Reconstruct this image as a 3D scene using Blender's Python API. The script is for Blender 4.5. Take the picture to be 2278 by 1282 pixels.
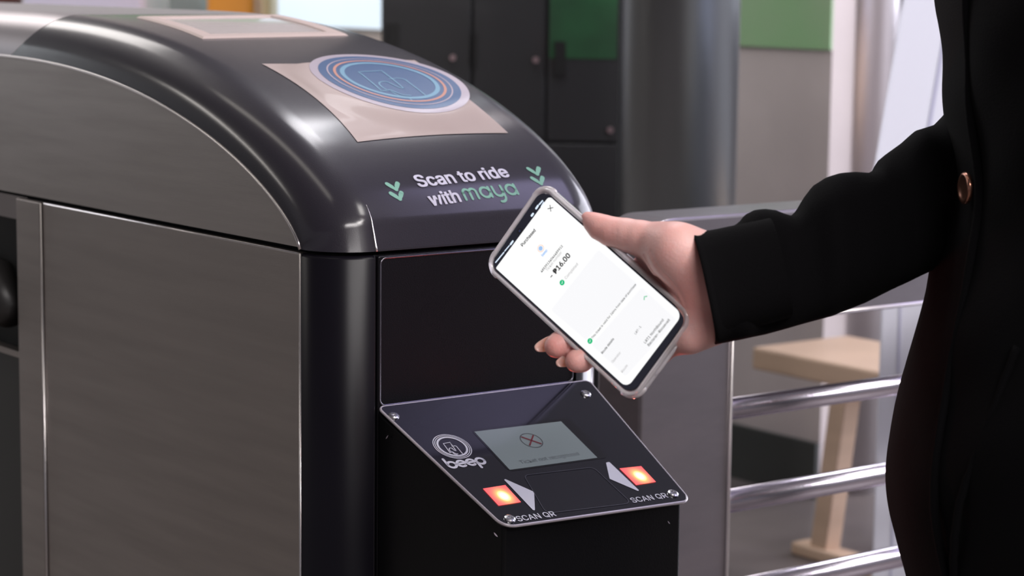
import bpy, bmesh, math, os
import numpy as np
from mathutils import Vector, Matrix
PI = math.pi
for o in list(bpy.data.objects): bpy.data.objects.remove(o)
C = bpy.context.scene.collection

# ------------------------------------------------------------------ camera
F = 5000.0                                   # focal length in pixels of a 2278 px wide frame
YAW, PIT, ROLL = [math.radians(v) for v in (37.43, 7.89, 0.686)]
FW = np.array([math.sin(YAW)*math.cos(PIT), math.cos(YAW)*math.cos(PIT), -math.sin(PIT)])
_r = np.array([math.cos(YAW), -math.sin(YAW), 0.0]); _u = np.cross(_r, FW)
RT = _r*math.cos(ROLL) + _u*math.sin(ROLL)
UP = -_r*math.sin(ROLL) + _u*math.cos(ROLL)
SEAM = 0.841                                 # height of the joint between hood and cabinet body
def ray(x, y): return (x-1139)/F*RT - (y-641)/F*UP + FW
_P0 = ray(668, 555)*2.05
RAD = 0.05                                   # radius of the cabinet's rounded edges
CAM = -(np.array([_P0[0], _P0[1]-RAD, _P0[2]])) + np.array([0, 0, SEAM])
def at(x, y, ax, v):
    d = ray(x, y); return CAM + d*(v-CAM[ax])/d[ax]
def atD(x, y, D): return CAM + ray(x, y)*D
def proj(p):
    q = np.asarray(p)-CAM; z = q@FW
    return 1139+F*(q@RT)/z, 641-F*(q@UP)/z
cd = bpy.data.cameras.new('camera'); cam = bpy.data.objects.new('camera', cd); C.objects.link(cam)
cd.sensor_width = 36; cd.sensor_fit = 'HORIZONTAL'; cd.lens = 36*F/2278
cd.clip_start = 0.05; cd.clip_end = 60
cam.matrix_world = Matrix(((RT[0], UP[0], -FW[0], CAM[0]), (RT[1], UP[1], -FW[1], CAM[1]), (RT[2], UP[2], -FW[2], CAM[2]), (0, 0, 0, 1)))
cd.dof.use_dof = True; cd.dof.focus_distance = 1.93; cd.dof.aperture_fstop = 8.5
bpy.context.scene.camera = cam
sc = bpy.context.scene
sc.view_settings.view_transform = 'Standard'; sc.view_settings.look = 'None'
sc.view_settings.gamma = 1; sc.view_settings.use_curve_mapping = False
sc.view_settings.exposure = 0.15

# ------------------------------------------------------------------ world and lights
w = bpy.data.worlds.new('station_air'); sc.world = w; w.use_nodes = True
bgn = w.node_tree.nodes['Background']; bgn.inputs[0].default_value = (0.80, 0.78, 0.86, 1); bgn.inputs[1].default_value = 0.22
def area(name, loc, target, sx, sy, power, col=(1, 1, 1)):
    l = bpy.data.lights.new(name, 'AREA'); l.shape = 'RECTANGLE'; l.size = sx; l.size_y = sy; l.energy = power; l.color = col
    o = bpy.data.objects.new(name, l); C.objects.link(o); o.location = loc
    o.rotation_euler = (Vector(target)-Vector(loc)).to_track_quat('-Z', 'Y').to_euler(); return o
area('ceiling_or_fill_light', (0.9, -2.1, 3.1), (0.9, -2.1, 0), 0.4, 2.4, 46, (1, .96, .92))
area('ceiling_or_fill_light', (0.9, -3.2, 3.0), (0.3, 0, 0.9), 1.6, 0.5, 85, (1, .95, .93))  # key light added behind the camera to brighten hand, phone and lettering
area('ceiling_or_fill_light', (-0.8, -3.4, 2.9), (0.2, -0.3, 0.9), 1.8, 0.4, 62, (1, .95, .94))  # fill light added at front left to lift the hand and sticker
area('ceiling_or_fill_light', (-0.9, 0.9, 3.1), (-0.9, 0.9, 0), 0.25, 2.4, 6, (1, .93, .84))
area('ceiling_or_fill_light', (1.5, 1.4, 3.1), (1.9, 1.6, 0), 0.4, 2.4, 42, (.98, .96, 1))
area('ceiling_or_fill_light', (0.3, 4.4, 3.1), (0.3, 4.4, 0), 0.9, 3.0, 55, (1, .95, .92))
area('ceiling_or_fill_light', (-4.6, 5.0, 3.2), (-4.6, 5.0, 0), 3.0, 0.5, 70, (1, .94, .88))  # added light: gives the steel side a brighter wall and floor to reflect
area('ceiling_or_fill_light', (2.3, -0.9, 3.1), (2.2, 0.0, 0.6), 0.8, 2.0, 20, (.66, .60, 1))  # added lavender fill for the white board, also tints the hood's reflection
area('daylight_or_fill', (4.4, -0.2, 1.6), (0, -0.2, 1.3), 3.6, 2.4, 170, (.88, .88, 1))
area('daylight_or_fill', (0.6, 8.3, 1.7), (0.6, 0, 1.5), 3.0, 2.0, 90, (.96, .95, 1))  # added area light, brightens the left of the wide column
area('daylight_or_fill', (-2.6, 7.4, 1.7), (0, 0.5, 1.0), 1.2, 1.8, 14, (.90, .95, 1))  # added area light for reflections in the column's left edge and steel side

# ------------------------------------------------------------------ materials
_m = {}
def mat(name, col, rough=0.5, metal=0.0, bump=0.0, bscale=200.0, stretch=(1, 1, 1), var=0.0, vscale=3.0, col2=None, coat=0.0,
        spec=0.5, sss=0.0, emit=None, estr=0.0, alpha=1.0, trans=0.0, ior=1.45, sheen=0.0, rvar=0.0):
    if name in _m: return _m[name]
    m = bpy.data.materials.new(name); m.use_nodes = True; nt = m.node_tree; b = nt.nodes['Principled BSDF']; N = nt.nodes.new; L = nt.links.new
    b.inputs['Base Color'].default_value = (*col, 1); b.inputs['Roughness'].default_value = rough; b.inputs['Metallic'].default_value = metal
    b.inputs['Coat Weight'].default_value = coat; b.inputs['Coat Roughness'].default_value = 0.17 if name.startswith('satin') else 0.06
    b.inputs['Specular IOR Level'].default_value = spec; b.inputs['IOR'].default_value = ior
    b.inputs['Transmission Weight'].default_value = trans; b.inputs['Alpha'].default_value = alpha
    b.inputs['Sheen Weight'].default_value = sheen
    if sss: b.inputs['Subsurface Weight'].default_value = sss; b.inputs['Subsurface Radius'].default_value = (1, .35, .2); b.inputs['Subsurface Scale'].default_value = 0.008
    if emit: b.inputs['Emission Color'].default_value = (*emit, 1); b.inputs['Emission Strength'].default_value = estr
    tc = N('ShaderNodeTexCoord'); mp = N('ShaderNodeMapping'); mp.inputs['Scale'].default_value = stretch; L(tc.outputs['Object'], mp.inputs[0])
    if var or rvar:
        n = N('ShaderNodeTexNoise'); n.inputs['Scale'].default_value = vscale; n.inputs['Detail'].default_value = 5; L(mp.outputs[0], n.inputs['Vector'])
        if var:
            mx = N('ShaderNodeMix'); mx.data_type = 'RGBA'
            c2 = col2 or tuple(c*(1-var) for c in col)
            mx.inputs[6].default_value = (*col, 1); mx.inputs[7].default_value = (*c2, 1)
            rp = N('ShaderNodeValToRGB'); rp.color_ramp.elements[0].position = .35; rp.color_ramp.elements[1].position = .68
            L(n.outputs[0], rp.inputs[0]); L(rp.outputs[0], mx.inputs[0]); L(mx.outputs[2], b.inputs['Base Color'])
        if rvar:
            mr = N('ShaderNodeMapRange'); mr.inputs[3].default_value = max(0, rough-rvar); mr.inputs[4].default_value = rough+rvar
            L(n.outputs[0], mr.inputs[0]); L(mr.outputs[0], b.inputs['Roughness'])
    if bump:
        n2 = N('ShaderNodeTexNoise'); n2.inputs['Scale'].default_value = bscale; n2.inputs['Detail'].default_value = 3; L(mp.outputs[0], n2.inputs['Vector'])
        bp = N('ShaderNodeBump'); bp.inputs['Strength'].default_value = bump; bp.inputs['Distance'].default_value = 0.001
        L(n2.outputs[0], bp.inputs['Height']); L(bp.outputs[0], b.inputs['Normal'])
    _m[name] = m; return m
BLACK = mat('black_powder_coat', (.008, .0075, .010), .28, spec=.3, bump=.25, bscale=900, rvar=.05, vscale=5)
HOODM = mat('satin_black_hood', (.025, .022, .031), .42, bump=.22, bscale=1100, spec=.16, coat=.75, rvar=.04, vscale=6)
GLOSSB = mat('gloss_black_post', (.008, .007, .011), .30, spec=.22)
STEEL = mat('brushed_steel', (.37, .33, .31), .44, 1.0, bump=.06, bscale=60, stretch=(1, 1, 14), var=.12, vscale=4, rvar=.06)
STEELH = mat('brushed_steel_arch', (.43, .39, .37), .42, 1.0, bump=.06, bscale=60, stretch=(1, 1, 14), var=.12, vscale=5, rvar=.06)
LIP = mat('bare_metal_lip', (.72, .68, .68), .28, 1.0)
GAP = mat('dark_gap', (.004, .004, .004), .8)
TAPE = mat('beige_film', (.43, .34, .32), .5, coat=.08, var=.08, vscale=9)
PALE = mat('pale_disc', (.46, .40, .47), .3, coat=.4)
BLUE = mat('print_blue', (.040, .10, .23), .35, coat=.3)
SKY = mat('print_light_blue', (.15, .31, .44), .4)
ORANGE = mat('print_orange', (.50, .23, .18), .4)
PINK = mat('print_pale_line', (.42, .34, .40), .4)
WHITE = mat('print_white', (.62, .60, .72), .5, emit=None)
MINT = mat('print_mint', (.20, .42, .33), .5)

# ------------------------------------------------------------------ mesh helpers
def link(name, me, mats=None, parent=None, smooth=False, loc=None):
    o = bpy.data.objects.new(name, me); C.objects.link(o)
    if mats is not None:
        for m in (mats if isinstance(mats, (list, tuple)) else [mats]): me.materials.append(m)
    if smooth:
        for p in me.polygons: p.use_smooth = True
    if parent is not None: o.parent = parent
    if loc is not None: o.location = loc
    return o
def mk(name, V, Fc, m, parent=None, smooth=False, mi=None):
    me = bpy.data.meshes.new(name); me.from_pydata([tuple(map(float, v)) for v in V], [], [tuple(map(int, f)) for f in Fc]); me.update()
    o = link(name, me, m, parent, smooth)
    if mi is not None: me.polygons.foreach_set('material_index', mi)
    return o
class MB:
    def __init__(s): s.V = []; s.F = []; s.M = []
    def add(s, V, Fc, k=0):
        n = len(s.V); s.V += [tuple(map(float, v)) for v in V]; s.F += [tuple(int(i)+n for i in f) for f in Fc]; s.M += [k]*len(Fc); return s
    def box(s, a, b, k=0):
        x0, y0, z0 = a; x1, y1, z1 = b
        return s.add([(x0,y0,z0),(x1,y0,z0),(x1,y1,z0),(x0,y1,z0),(x0,y0,z1),(x1,y0,z1),(x1,y1,z1),(x0,y1,z1)],
                     [(0,3,2,1),(4,5,6,7),(0,1,5,4),(1,2,6,5),(2,3,7,6),(3,0,4,7)], k)
    def tube(s, pts, r, n=14, k=0, cap=True):
        pts = [np.array(p, float) for p in pts]; rs = r if isinstance(r, (list, tuple)) else [r]*len(pts)
        V = []; Fc = []; up = None
        for i, p in enumerate(pts):
            t = pts[min(i+1, len(pts)-1)]-pts[max(i-1, 0)]; t = t/np.linalg.norm(t)
            if up is None:
                up = np.array([0, 0, 1.]) if abs(t[2]) < .9 else np.array([1., 0, 0])
            up = up-t*(up@t); up /= np.linalg.norm(up); sd = np.cross(t, up)
            for j in range(n):
                a = 2*PI*j/n; V.append(p+rs[i]*(math.cos(a)*up+math.sin(a)*sd))
        for i in range(len(pts)-1):
            for j in range(n): Fc.append((i*n+j, i*n+(j+1) % n, (i+1)*n+(j+1) % n, (i+1)*n+j))
        if cap: Fc.append(tuple(range(n))[::-1]); Fc.append(tuple((len(pts)-1)*n+j for j in range(n)))
        return s.add(V, Fc, k)
    def build(s, name, m, parent=None, smooth=False, bevel=0, seg=3):
        o = mk(name, s.V, s.F, m, parent, smooth, s.M)
        if bevel:
            bm = bmesh.new(); bm.from_mesh(o.data); bmesh.ops.recalc_face_normals(bm, faces=bm.faces)
            bmesh.ops.bevel(bm, geom=[e for e in bm.edges if e.calc_face_angle(0) > .3], offset=bevel, segments=seg, affect='EDGES', profile=.5)
            for f in bm.faces: f.smooth = True
            bm.to_mesh(o.data); bm.free(); wn(o)
        return o
def wn(o):
    md = o.modifiers.new('weighted', 'WEIGHTED_NORMAL'); md.keep_sharp = True
def thing(name, label, cat, loc=(0, 0, 0), group=None):
    o = bpy.data.objects.new(name, None); C.objects.link(o); o.location = loc; o.empty_display_size = .1
    o['label'] = label; o['category'] = cat
    if group: o['group'] = group
    return o
def tag(o, label, cat, group=None):
    o['label'] = label; o['category'] = cat
    if group: o['group'] = group
    return o
def struct(o): o['kind'] = 'structure'; return o
def adopt(o, parent):                       # parent without moving: meshes here are written in world coordinates
    o.parent = parent; o.matrix_parent_inverse = Matrix.Translation(-Vector(parent.location)); return o
def extrude_poly(P, n, depth, name, m, parent=None, bevel=0):
    """closed 3-D polygon P pushed along -n by depth"""
    k = len(P); P = [np.array(p, float) for p in P]; n = np.array(n, float); n /= np.linalg.norm(n)
    b = MB(); b.add(P+[p-n*depth for p in P], [tuple(range(k)), tuple(range(2*k-1, k-1, -1))]+[(i, k+i, k+(i+1) % k, (i+1) % k) for i in range(k)])
    o = b.build(name, m, parent)
    bm = bmesh.new(); bm.from_mesh(o.data); bmesh.ops.recalc_face_normals(bm, faces=bm.faces)
    if bevel: bmesh.ops.bevel(bm, geom=[e for e in bm.edges], offset=bevel, segments=2, affect='EDGES', profile=.5)
    bm.to_mesh(o.data); bm.free()
    return o
def round_poly(P, r, seg=8):
    """2-D polygon with rounded corners; r may be per corner"""
    out = []; n = len(P)
    for i in range(n):
        p = np.array(P[i], float); a = np.array(P[i-1], float)-p; b = np.array(P[(i+1) % n], float)-p
        ri = r[i] if isinstance(r, (list, tuple)) else r
        if ri <= 0: out.append(tuple(p)); continue
        la, lb = np.linalg.norm(a), np.linalg.norm(b); a /= la; b /= lb
        ang = math.acos(max(-1, min(1, a@b))); d = min(ri/math.tan(ang/2), la*.49, lb*.49); rr = d*math.tan(ang/2)
        c = p+(a+b)/np.linalg.norm(a+b)*rr/math.sin(ang/2)
        s0 = p+a*d-c; s1 = p+b*d-c; a0 = math.atan2(s0[1], s0[0]); a1 = math.atan2(s1[1], s1[0]); da = (a1-a0+PI) % (2*PI)-PI
        for k in range(seg+1): t = a0+da*k/seg; out.append((c[0]+rr*math.cos(t), c[1]+rr*math.sin(t)))
    return out
class Frame:
    """a flat face: origin O, axes U, V, outward normal N"""
    def __init__(s, O, U, V):
        s.O = np.array(O, float); s.U = np.array(U, float)/np.linalg.norm(U); V = np.array(V, float); V = V-s.U*(V@s.U); s.V = V/np.linalg.norm(V); s.N = np.cross(s.U, s.V)
    def hit(s, x, y, h=0):
        d = ray(x, y); O = s.O+s.N*h; p = CAM+d*((O-CAM)@s.N)/(d@s.N)-O; return np.array([p@s.U, p@s.V])
    def p(s, u, v, h=0): return s.O+s.U*u+s.V*v+s.N*h
FONT = None
try:
    fp = os.path.join(bpy.utils.system_resource('DATAFILES'), 'fonts', 'Inter.woff2')
    if os.path.exists(fp): FONT = bpy.data.fonts.load(fp)
except Exception: FONT = None
def text_mesh2d(s, bold=0.0, spacing=1.0):
    cu = bpy.data.curves.new('t', 'FONT'); cu.body = s; cu.size = 1; cu.offset = bold; cu.resolution_u = 4; cu.space_character = spacing
    if FONT: cu.font = FONT
    o = bpy.data.objects.new('t', cu); C.objects.link(o); bpy.context.view_layer.update()
    dg = bpy.context.evaluated_depsgraph_get(); me = bpy.data.meshes.new_from_object(o.evaluated_get(dg))
    V = np.array([v.co[:2] for v in me.vertices]); Fc = [tuple(p.vertices) for p in me.polygons]
    bpy.data.objects.remove(o); bpy.data.curves.remove(cu); bpy.data.meshes.remove(me)
    return V, Fc
def place_text(mb, s, surf, a, b, bold=0.0, h=.0003, k=0, spacing=1.0, hscale=1.0):
    """lay a word on a face from baseline point a to b (face coordinates)"""
    V, Fc = text_mesh2d(s, 0, spacing); a = np.array(a); b = np.array(b)
    x0, x1 = V[:, 0].min(), V[:, 0].max(); d = b-a; L = np.linalg.norm(d); sc_ = L/(x1-x0); d /= L; nn = np.array([-d[1], d[0]])
    sh = [(0, 0)] if bold < .003 else [(-1, -.6), (1, -.6), (-1, .6), (1, .6), (0, 0)]       # heavier strokes: the word laid over itself, slightly shifted
    for q, (ex, ey) in enumerate(sh):
        mb.add([surf(*(a+d*(v[0]-x0+ex*bold)*sc_+nn*(v[1]+ey*bold)*sc_*hscale), h+.00004*q) for v in V], Fc, k)
def stroke(mb, pts, wd, surf, h=.0004, k=0, closed=False, cap=True):
    """flat line of constant width with round ends laid on a face"""
    P = [np.array(p, float) for p in pts]
    if closed: P = P+[P[0]]
    Q = [P[0]]
    for a_, b_ in zip(P[:-1], P[1:]):
        m_ = max(1, int(np.linalg.norm(b_-a_)/.004)); Q += [a_+(b_-a_)*(i+1)/m_ for i in range(m_)]
    if len(P) > 2 and not closed:                       # keep corners crisp
        for a_, c, b_ in zip(P[:-2], P[1:-1], P[2:]):
            if (c-a_)@(b_-c) < .85*np.linalg.norm(c-a_)*np.linalg.norm(b_-c): mb.add([surf(*(c+wd/2*np.array([math.cos(a), math.sin(a)])), h+.00006) for a in np.linspace(0, 2*PI, 11)[:-1]], [tuple(range(10))], k)
    P = Q
    V = []; Fc = []
    for i, p in enumerate(P):
        if closed: t = P[1]-P[-2] if i in (0, len(P)-1) else P[i+1]-P[i-1]
        else: t = P[min(i+1, len(P)-1)]-P[max(i-1, 0)]
        t = t/(np.linalg.norm(t)+1e-12); n = np.array([-t[1], t[0]])
        V += [surf(*(p+n*wd/2), h), surf(*(p-n*wd/2), h)]
    for i in range(len(P)-1): Fc.append((2*i, 2*i+1, 2*i+3, 2*i+2))
    mb.add(V, Fc, k)
    if cap and not closed:
        for c in (P[0], P[-1]):
            mb.add([surf(*(c+wd/2*np.array([math.cos(a), math.sin(a)])), h) for a in np.linspace(0, 2*PI, 13)[:-1]], [tuple(range(12))], k)
def spline(pts, n=6):
    P = [np.array(p, float) for p in pts]; out = []
    for i in range(len(P)-1):
        p0 = P[max(i-1, 0)]; p1 = P[i]; p2 = P[i+1]; p3 = P[min(i+2, len(P)-1)]
        for k in range(n):
            t = k/n; out.append(.5*((2*p1)+(-p0+p2)*t+(2*p0-5*p1+4*p2-p3)*t*t+(-p0+3*p1-3*p2+p3)*t**3))
    out.append(P[-1]); return out
def arc(c, r, a0, a1, n=16): return [(c[0]+r*math.cos(math.radians(a0+(a1-a0)*i/n)), c[1]+r*math.sin(math.radians(a0+(a1-a0)*i/n))) for i in range(n+1)]
def annulus(mb, surf, c, r0, r1, k, h, n=72):
    st = max(1, int((r1-r0)/.004))
    if st > 1:
        for i in range(st): annulus(mb, surf, c, r0+(r1-r0)*i/st, r0+(r1-r0)*(i+1)/st-1e-9, k, h, n)
        return
    V = []; Fc = []
    for i in range(n):
        a = 2*PI*i/n; V += [surf(c[0]+r0*math.cos(a), c[1]+r0*math.sin(a), h), surf(c[0]+r1*math.cos(a), c[1]+r1*math.sin(a), h)]
    for i in range(n): j = (i+1) % n; Fc.append((2*i, 2*i+1, 2*j+1, 2*j))
    mb.add(V, Fc, k)

# ------------------------------------------------------------------ room shell
FLOORM = mat('grey_brown_floor_tile', (.17, .145, .135), .32, var=.25, vscale=1.5, rvar=.1)
def quad(name, P, m, parent=None): return mk(name, P, [(0, 1, 2, 3)], m, parent)
o = MB().box((-9, -9, -.1), (9, 13, 0)).build('floor', FLOORM); struct(o)
o = MB().box((-9, -9, 3.4), (9, 13, 3.5)).build('ceiling', mat('ceiling_paint', (.11, .105, .115), .8)); struct(o)
WX = 2.27
o = MB().box((WX, 1.62, 0), (WX+.12, 9, 3.4)).build('wall_right', mat('taupe_wall', (.66, .59, .57), .75, var=.22, vscale=1.6)); struct(o)
o = MB().box((WX-.012, 1.62, 0), (WX, 9, .12)).build('baseboard_right', mat('dark_grey_skirting', (.07, .075, .07), .5)); struct(o)
o = MB().box((WX-.006, 1.62, at(1740, 106, 0, WX)[2]), (WX, 9, 1.75)).build('trim_1', mat('green_paint_band', (.24, .50, .22), .6, var=.25, vscale=2, col2=(.38, .46, .32))); struct(o)
o = MB().box((-9, 9, 0), (9, 9.15, 3.4)).build('wall_back', mat('grey_back_wall', (.20, .20, .21), .8)); struct(o)
o = MB().box((4.6, -5, 0), (4.7, 9, 3.4)).build('wall_side', mat('dark_side_wall', (.16, .15, .17), .8)); struct(o)

# ------------------------------------------------------------------ ticket gate
W = 0.335; END = 0.66
A_, B_, PP, QQ = .67, .154, 2.4, 1.4
def side_profile(n=70, yend=END+.04):
    out = []
    for i in range(n+1):
        t = (i/n)**1.7; y = RAD+(yend-RAD)*t; u_ = max(0, (RAD+A_-y)/A_); z = B_*max(0, 1-u_**PP)**(1/QQ); out.append((y, z))
    return out
def resample(P, step):
    P = np.array(P); d = np.r_[0, np.cumsum(np.linalg.norm(np.diff(P, axis=0), axis=1))]; n = max(2, int(d[-1]/step)); s = np.linspace(0, d[-1], n)
    return np.c_[np.interp(s, d, P[:, 0]), np.interp(s, d, P[:, 1])]
SP = resample(side_profile(400, 2.0), .004)
for _ in range(3): SP[1:-1] = (SP[:-2]+2*SP[1:-1]+SP[2:])/4
tg = np.gradient(SP, axis=0); tg /= np.linalg.norm(tg, axis=1)[:, None]; tg[0] = (0, 1)
SN = np.c_[-tg[:, 1], tg[:, 0]]                 # outward normals in the (y, z) plane
TP = SP+SN*RAD                                  # top line of the hood
sarc = np.r_[0, np.cumsum(np.linalg.norm(np.diff(TP, axis=0), axis=1))]
def hood(x, s, h=0.0):
    """point of the hood: x unrolled across the width, s along the top line, h above the skin"""
    y = np.interp(s, sarc, TP[:, 0]); z = np.interp(s, sarc, TP[:, 1]); ny = np.interp(s, sarc, SN[:, 0]); nz = np.interp(s, sarc, SN[:, 1])
    l = math.hypot(ny, nz); ny /= l; nz /= l
    if x < RAD: sg = -1; e = RAD-x; xe = RAD
    elif x > W-RAD: sg = 1; e = x-(W-RAD); xe = W-RAD
    else: return np.array([x, y+ny*h, SEAM+z+nz*h])
    a = e/RAD; X = xe+sg*(RAD+h)*math.sin(a); off = -RAD+(RAD+h)*math.cos(a)
    return np.array([X, y+ny*off, SEAM+z+nz*off])
def hood_hit(px, py, x=.15, s=.3):
    d = ray(px, py); v = np.array([x, s, 2.2])
    fn = lambda v: hood(v[0], v[1])-(CAM+d*v[2])
    for _ in range(40):
        r0 = fn(v); J = np.stack([(fn(v+e)-r0)/1e-4 for e in np.eye(3)*1e-4], 1)
        v = v-np.clip(np.linalg.lstsq(J, r0, rcond=None)[0], -.08, .08); v[1] = min(max(v[1], 0), 1.2)
    return v[:2]
gate = thing('ticket_gate', 'black and brushed steel ticket gate cabinet with curved hood and angled reader', 'ticket gate', (W/2, .3, 0))
def g(o): return adopt(o, gate)
iend = int(np.argmin(abs(SP[:, 0]-END)))
def hood_strip(i0, i1f, name, m, smooth=True):
    cols = [RAD*PI/2*0]  # unrolled stations
    xs = list(RAD-RAD*np.linspace(PI/2, 0, 15))+list(np.linspace(RAD, W-RAD, 8)[1:-1])+list(W-RAD+RAD*np.linspace(0, PI/2, 15))
    V = []; rows = 110
    for r in range(rows+1):
        for c, x in enumerate(xs):
            a0 = max(0, (RAD-x)/RAD) if x < RAD else 0
            s1 = i1f(a0); s0 = i0(a0) if callable(i0) else i0
            V.append(hood(x, s0+(s1-s0)*(r/rows)**1.2))
    n = len(xs); Fc = [(r*n+c, r*n+c+1, (r+1)*n+c+1, (r+1)*n+c) for r in range(rows) for c in range(n-1)]
    return g(mk(name, V, Fc, m, None, smooth))
S_END = float(np.interp(END, TP[:, 0], sarc))
cut = lambda a: S_END-.075*math.cos(a)**.8*(1)           # hood stops in a curve across its rounded shoulder
hood_strip(0.0, cut, 'hood', HOODM)
hood_strip(lambda a: cut(a)+.0015, lambda a: S_END+.9, 'rear_cover', mat('silver_rear_cover', (.42, .39, .41), .42, 1.0))
# steel arch panels
for X, nm, sgn in ((0, 'arch_panel', 1), (W, 'arch_panel', -1)):
    b = MB(); P = [(y, z) for y, z in SP[::3]]; k = len(P); xo = X+.0012*sgn
    b.add([(xo, y, SEAM+z) for y, z in P]+[(xo, y, SEAM+.0015) for y, z in P], [(i, i+1, k+i+1, k+i) if sgn > 0 else (i+1, i, k+i, k+i+1) for i in range(k-1)])
    g(b.build(nm, STEELH))
b = MB(); b.tube([(.0, y, SEAM+z) for y, z in SP[:iend+60:2]], .0017, 8); g(b.build('arch_lip', LIP, smooth=True))
# steel side sheet, strip and dark recess behind
Y1, Y2 = .584, .646
def sheet(name, y0, y1, z0, z1, m, x=0.0):
    b = MB().box((x, y0, z0), (x+.01, y1, z1)); return g(b.build(name, m, bevel=.0018))
sheet('side_sheet', RAD, Y1-.001, .02, SEAM-.0035, STEEL)
sheet('side_strip', Y1+.0015, Y2, .02, SEAM-.0035, STEEL, -.002)
b = MB(); b.tube([(-.001, Y1, .02), (-.001, Y1, SEAM-.004)], .0014, 8); g(b.build('strip_lip', LIP, smooth=True))
b = MB(); b.tube([(.0005, RAD+.0005, .02), (.0005, RAD+.0005, SEAM-.004)], .0014, 8); g(b.build('corner_lip', LIP, smooth=True))
b = MB(); b.tube([(.0012, RAD+.004, SEAM-.0045), (.0012, Y1-.004, SEAM-.0045)], .0012, 8); g(b.build('sheet_top_lip', LIP, smooth=True))
DARK = mat('dark_recess', (.018, .018, .016), .45)
b = MB().box((.02, RAD*.9, .02), (W-.02, 1.6, SEAM+.004)); g(b.build('inner_light_block', GAP))  # black box added inside the body to block light
g(MB().box((.012, Y2, .02), (.02, 1.6, .655)).build('recess_panel', DARK, bevel=.002))
b = MB(); b.add([(.012, Y2, SEAM-.004), (.012, 1.6, SEAM-.004), (.05, 1.6, .70), (.05, Y2, .70)], [(0, 1, 2, 3)]); g(b.build('recess_back', mat('recess_metal', (.25, .23, .23), .4, 1.0)))
b = MB(); b.tube([(.006, .675, .70), (.006, .72, .735), (.006, .80, .74)], [.02, .026, .028], 20); g(b.build('flap_hinge', mat('flap_rubber', (.03, .028, .028), .4), smooth=True))
g(MB().box((.0, Y2+.002, .655), (.014, 1.6, .662)).build('recess_ledge', STEEL))
# black corner post (quarter round) left and right
def corner(name, cx, cy, a0, a1, z0, z1, m, r=RAD):
    V = []; Fc = []; n = 20
    zs = [z0, z1-.003, z1]; rs = [r, r, r-.0025]
    for z, rr in zip(zs, rs):
        for i in range(n+1):
            a = math.radians(a0+(a1-a0)*i/n); V.append((cx+rr*math.cos(a), cy+rr*math.sin(a), z))
    k = n+1
    for j in range(2):
        for i in range(n): Fc.append((j*k+i, j*k+i+1, (j+1)*k+i+1, (j+1)*k+i))
    V.append((cx, cy, z1)); Fc += [(2*k+i, 2*k+i+1, 3*k) for i in range(n)]
    return g(mk(name, V, Fc, m, None, True))
corner('corner_post', RAD, RAD, 180, 269, .02, SEAM-.004, GLOSSB)
corner('corner_post', W-RAD, RAD, 271, 360, .02, SEAM-.004, mat('gloss_dark_post', (.03, .03, .034), .2, coat=1.0))
sheet('far_side_sheet', RAD, 1.6, .02, SEAM-.0035, STEEL, W-.01)
SHZ = SEAM-.146                                 # top edge of the reader box
g(MB().box((RAD+.002, .0, .02), (W-RAD-.002, .012, SEAM-.004)).build('front_panel', BLACK, bevel=.0025))
b = MB(); zt = SEAM-.0065; zb = SHZ+.003; xa = RAD+.004; xb = W-RAD-.004
pp = round_poly([(xa, zb), (xb, zb), (xb, zt), (xa, zt)], .006, 5); b.tube([(x, -.0004, z) for x, z in pp]+[(pp[0][0], -.0004, pp[0][1])], .0009, 6, cap=False)
g(b.build('panel_bead', mat('dark_bead', (.25, .24, .28), .25, 1.0), smooth=True))
b = MB(); b.tube([(.0485, .0006, .02), (.0485, .0006, SEAM-.004)], .0007, 6); g(b.build('post_bead', mat('dark_bead', (.25, .24, .28), .25, 1.0)))
g(MB().box((.03, .06, 0), (W-.03, 1.5, .02)).build('plinth', GAP))
b = MB(); zz = SEAM
V = [hood(x, .0, .0)-np.array([0, 0, .0]) for x in np.linspace(RAD, W-RAD, 5)]
b = MB(); b.tube([(RAD, .0012, SEAM+.0006), (W-RAD, .0012, SEAM+.0006)], .0011, 6); g(b.build('hood_lip', GAP))
# thin pale edge line where the hood shoulder meets its face
b = MB(); b.tube([hood(RAD, s, .0002) for s in np.linspace(0.0, .045, 12)], [.0011*(1-i/14) for i in range(12)], 6); g(b.build('hood_corner_seam', LIP, smooth=True))

# lettering on the hood
def on_hood(u, v, h=0.0): return hood(u, v, h)
HH = hood_hit
b = MB()
place_text(b, 'Scan to ride', on_hood, HH(933, 417), HH(1134, 394), bold=.022, h=.0007)
place_text(b, 'with', on_hood, HH(961, 459), HH(1026, 449.5), bold=.022, h=.0007)
g(b.build('white_lettering', WHITE))
def letters_on(mb, surf, a, b2, strokes, total, hgt, wd, h=.0004, k=0):
    a = np.array(a); d = np.array(b2)-a; L = np.linalg.norm(d); d /= L; nn = np.array([-d[1], d[0]]); s = L/total
    for st in strokes: stroke(mb, [a+d*p[0]*s+nn*p[1]*s*hgt for p in st], wd*s, surf, h, k)
def ch_m(x): return [arc((x+.28, .62), .28, 180, 0)+[(x+.56, .05)], [(x, .05), (x, .62)], arc((x+.84, .62), .28, 180, 0)+[(x+1.12, .05)]], 1.12
def ch_a(x): return [arc((x+.42, .48), .42, 0, 360, 28), [(x+.84, .9), (x+.84, .05)]], .84
def ch_y(x): return [[(x, .9), (x, .45)]+arc((x+.38, .43), .38, 180, 360), [(x+.76, .9), (x+.76, -.05)]+arc((x+.38, -.05), .38, 0, -110, 10)], .76
def ch_b(x): return [arc((x+.42, .48), .42, 0, 360, 28), [(x, 1.4), (x, .48)]], .84
def ch_e(x): return [[(x+.03, .5), (x+.82, .5)]+arc((x+.42, .48), .42, 10, 310, 24)], .84
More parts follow.
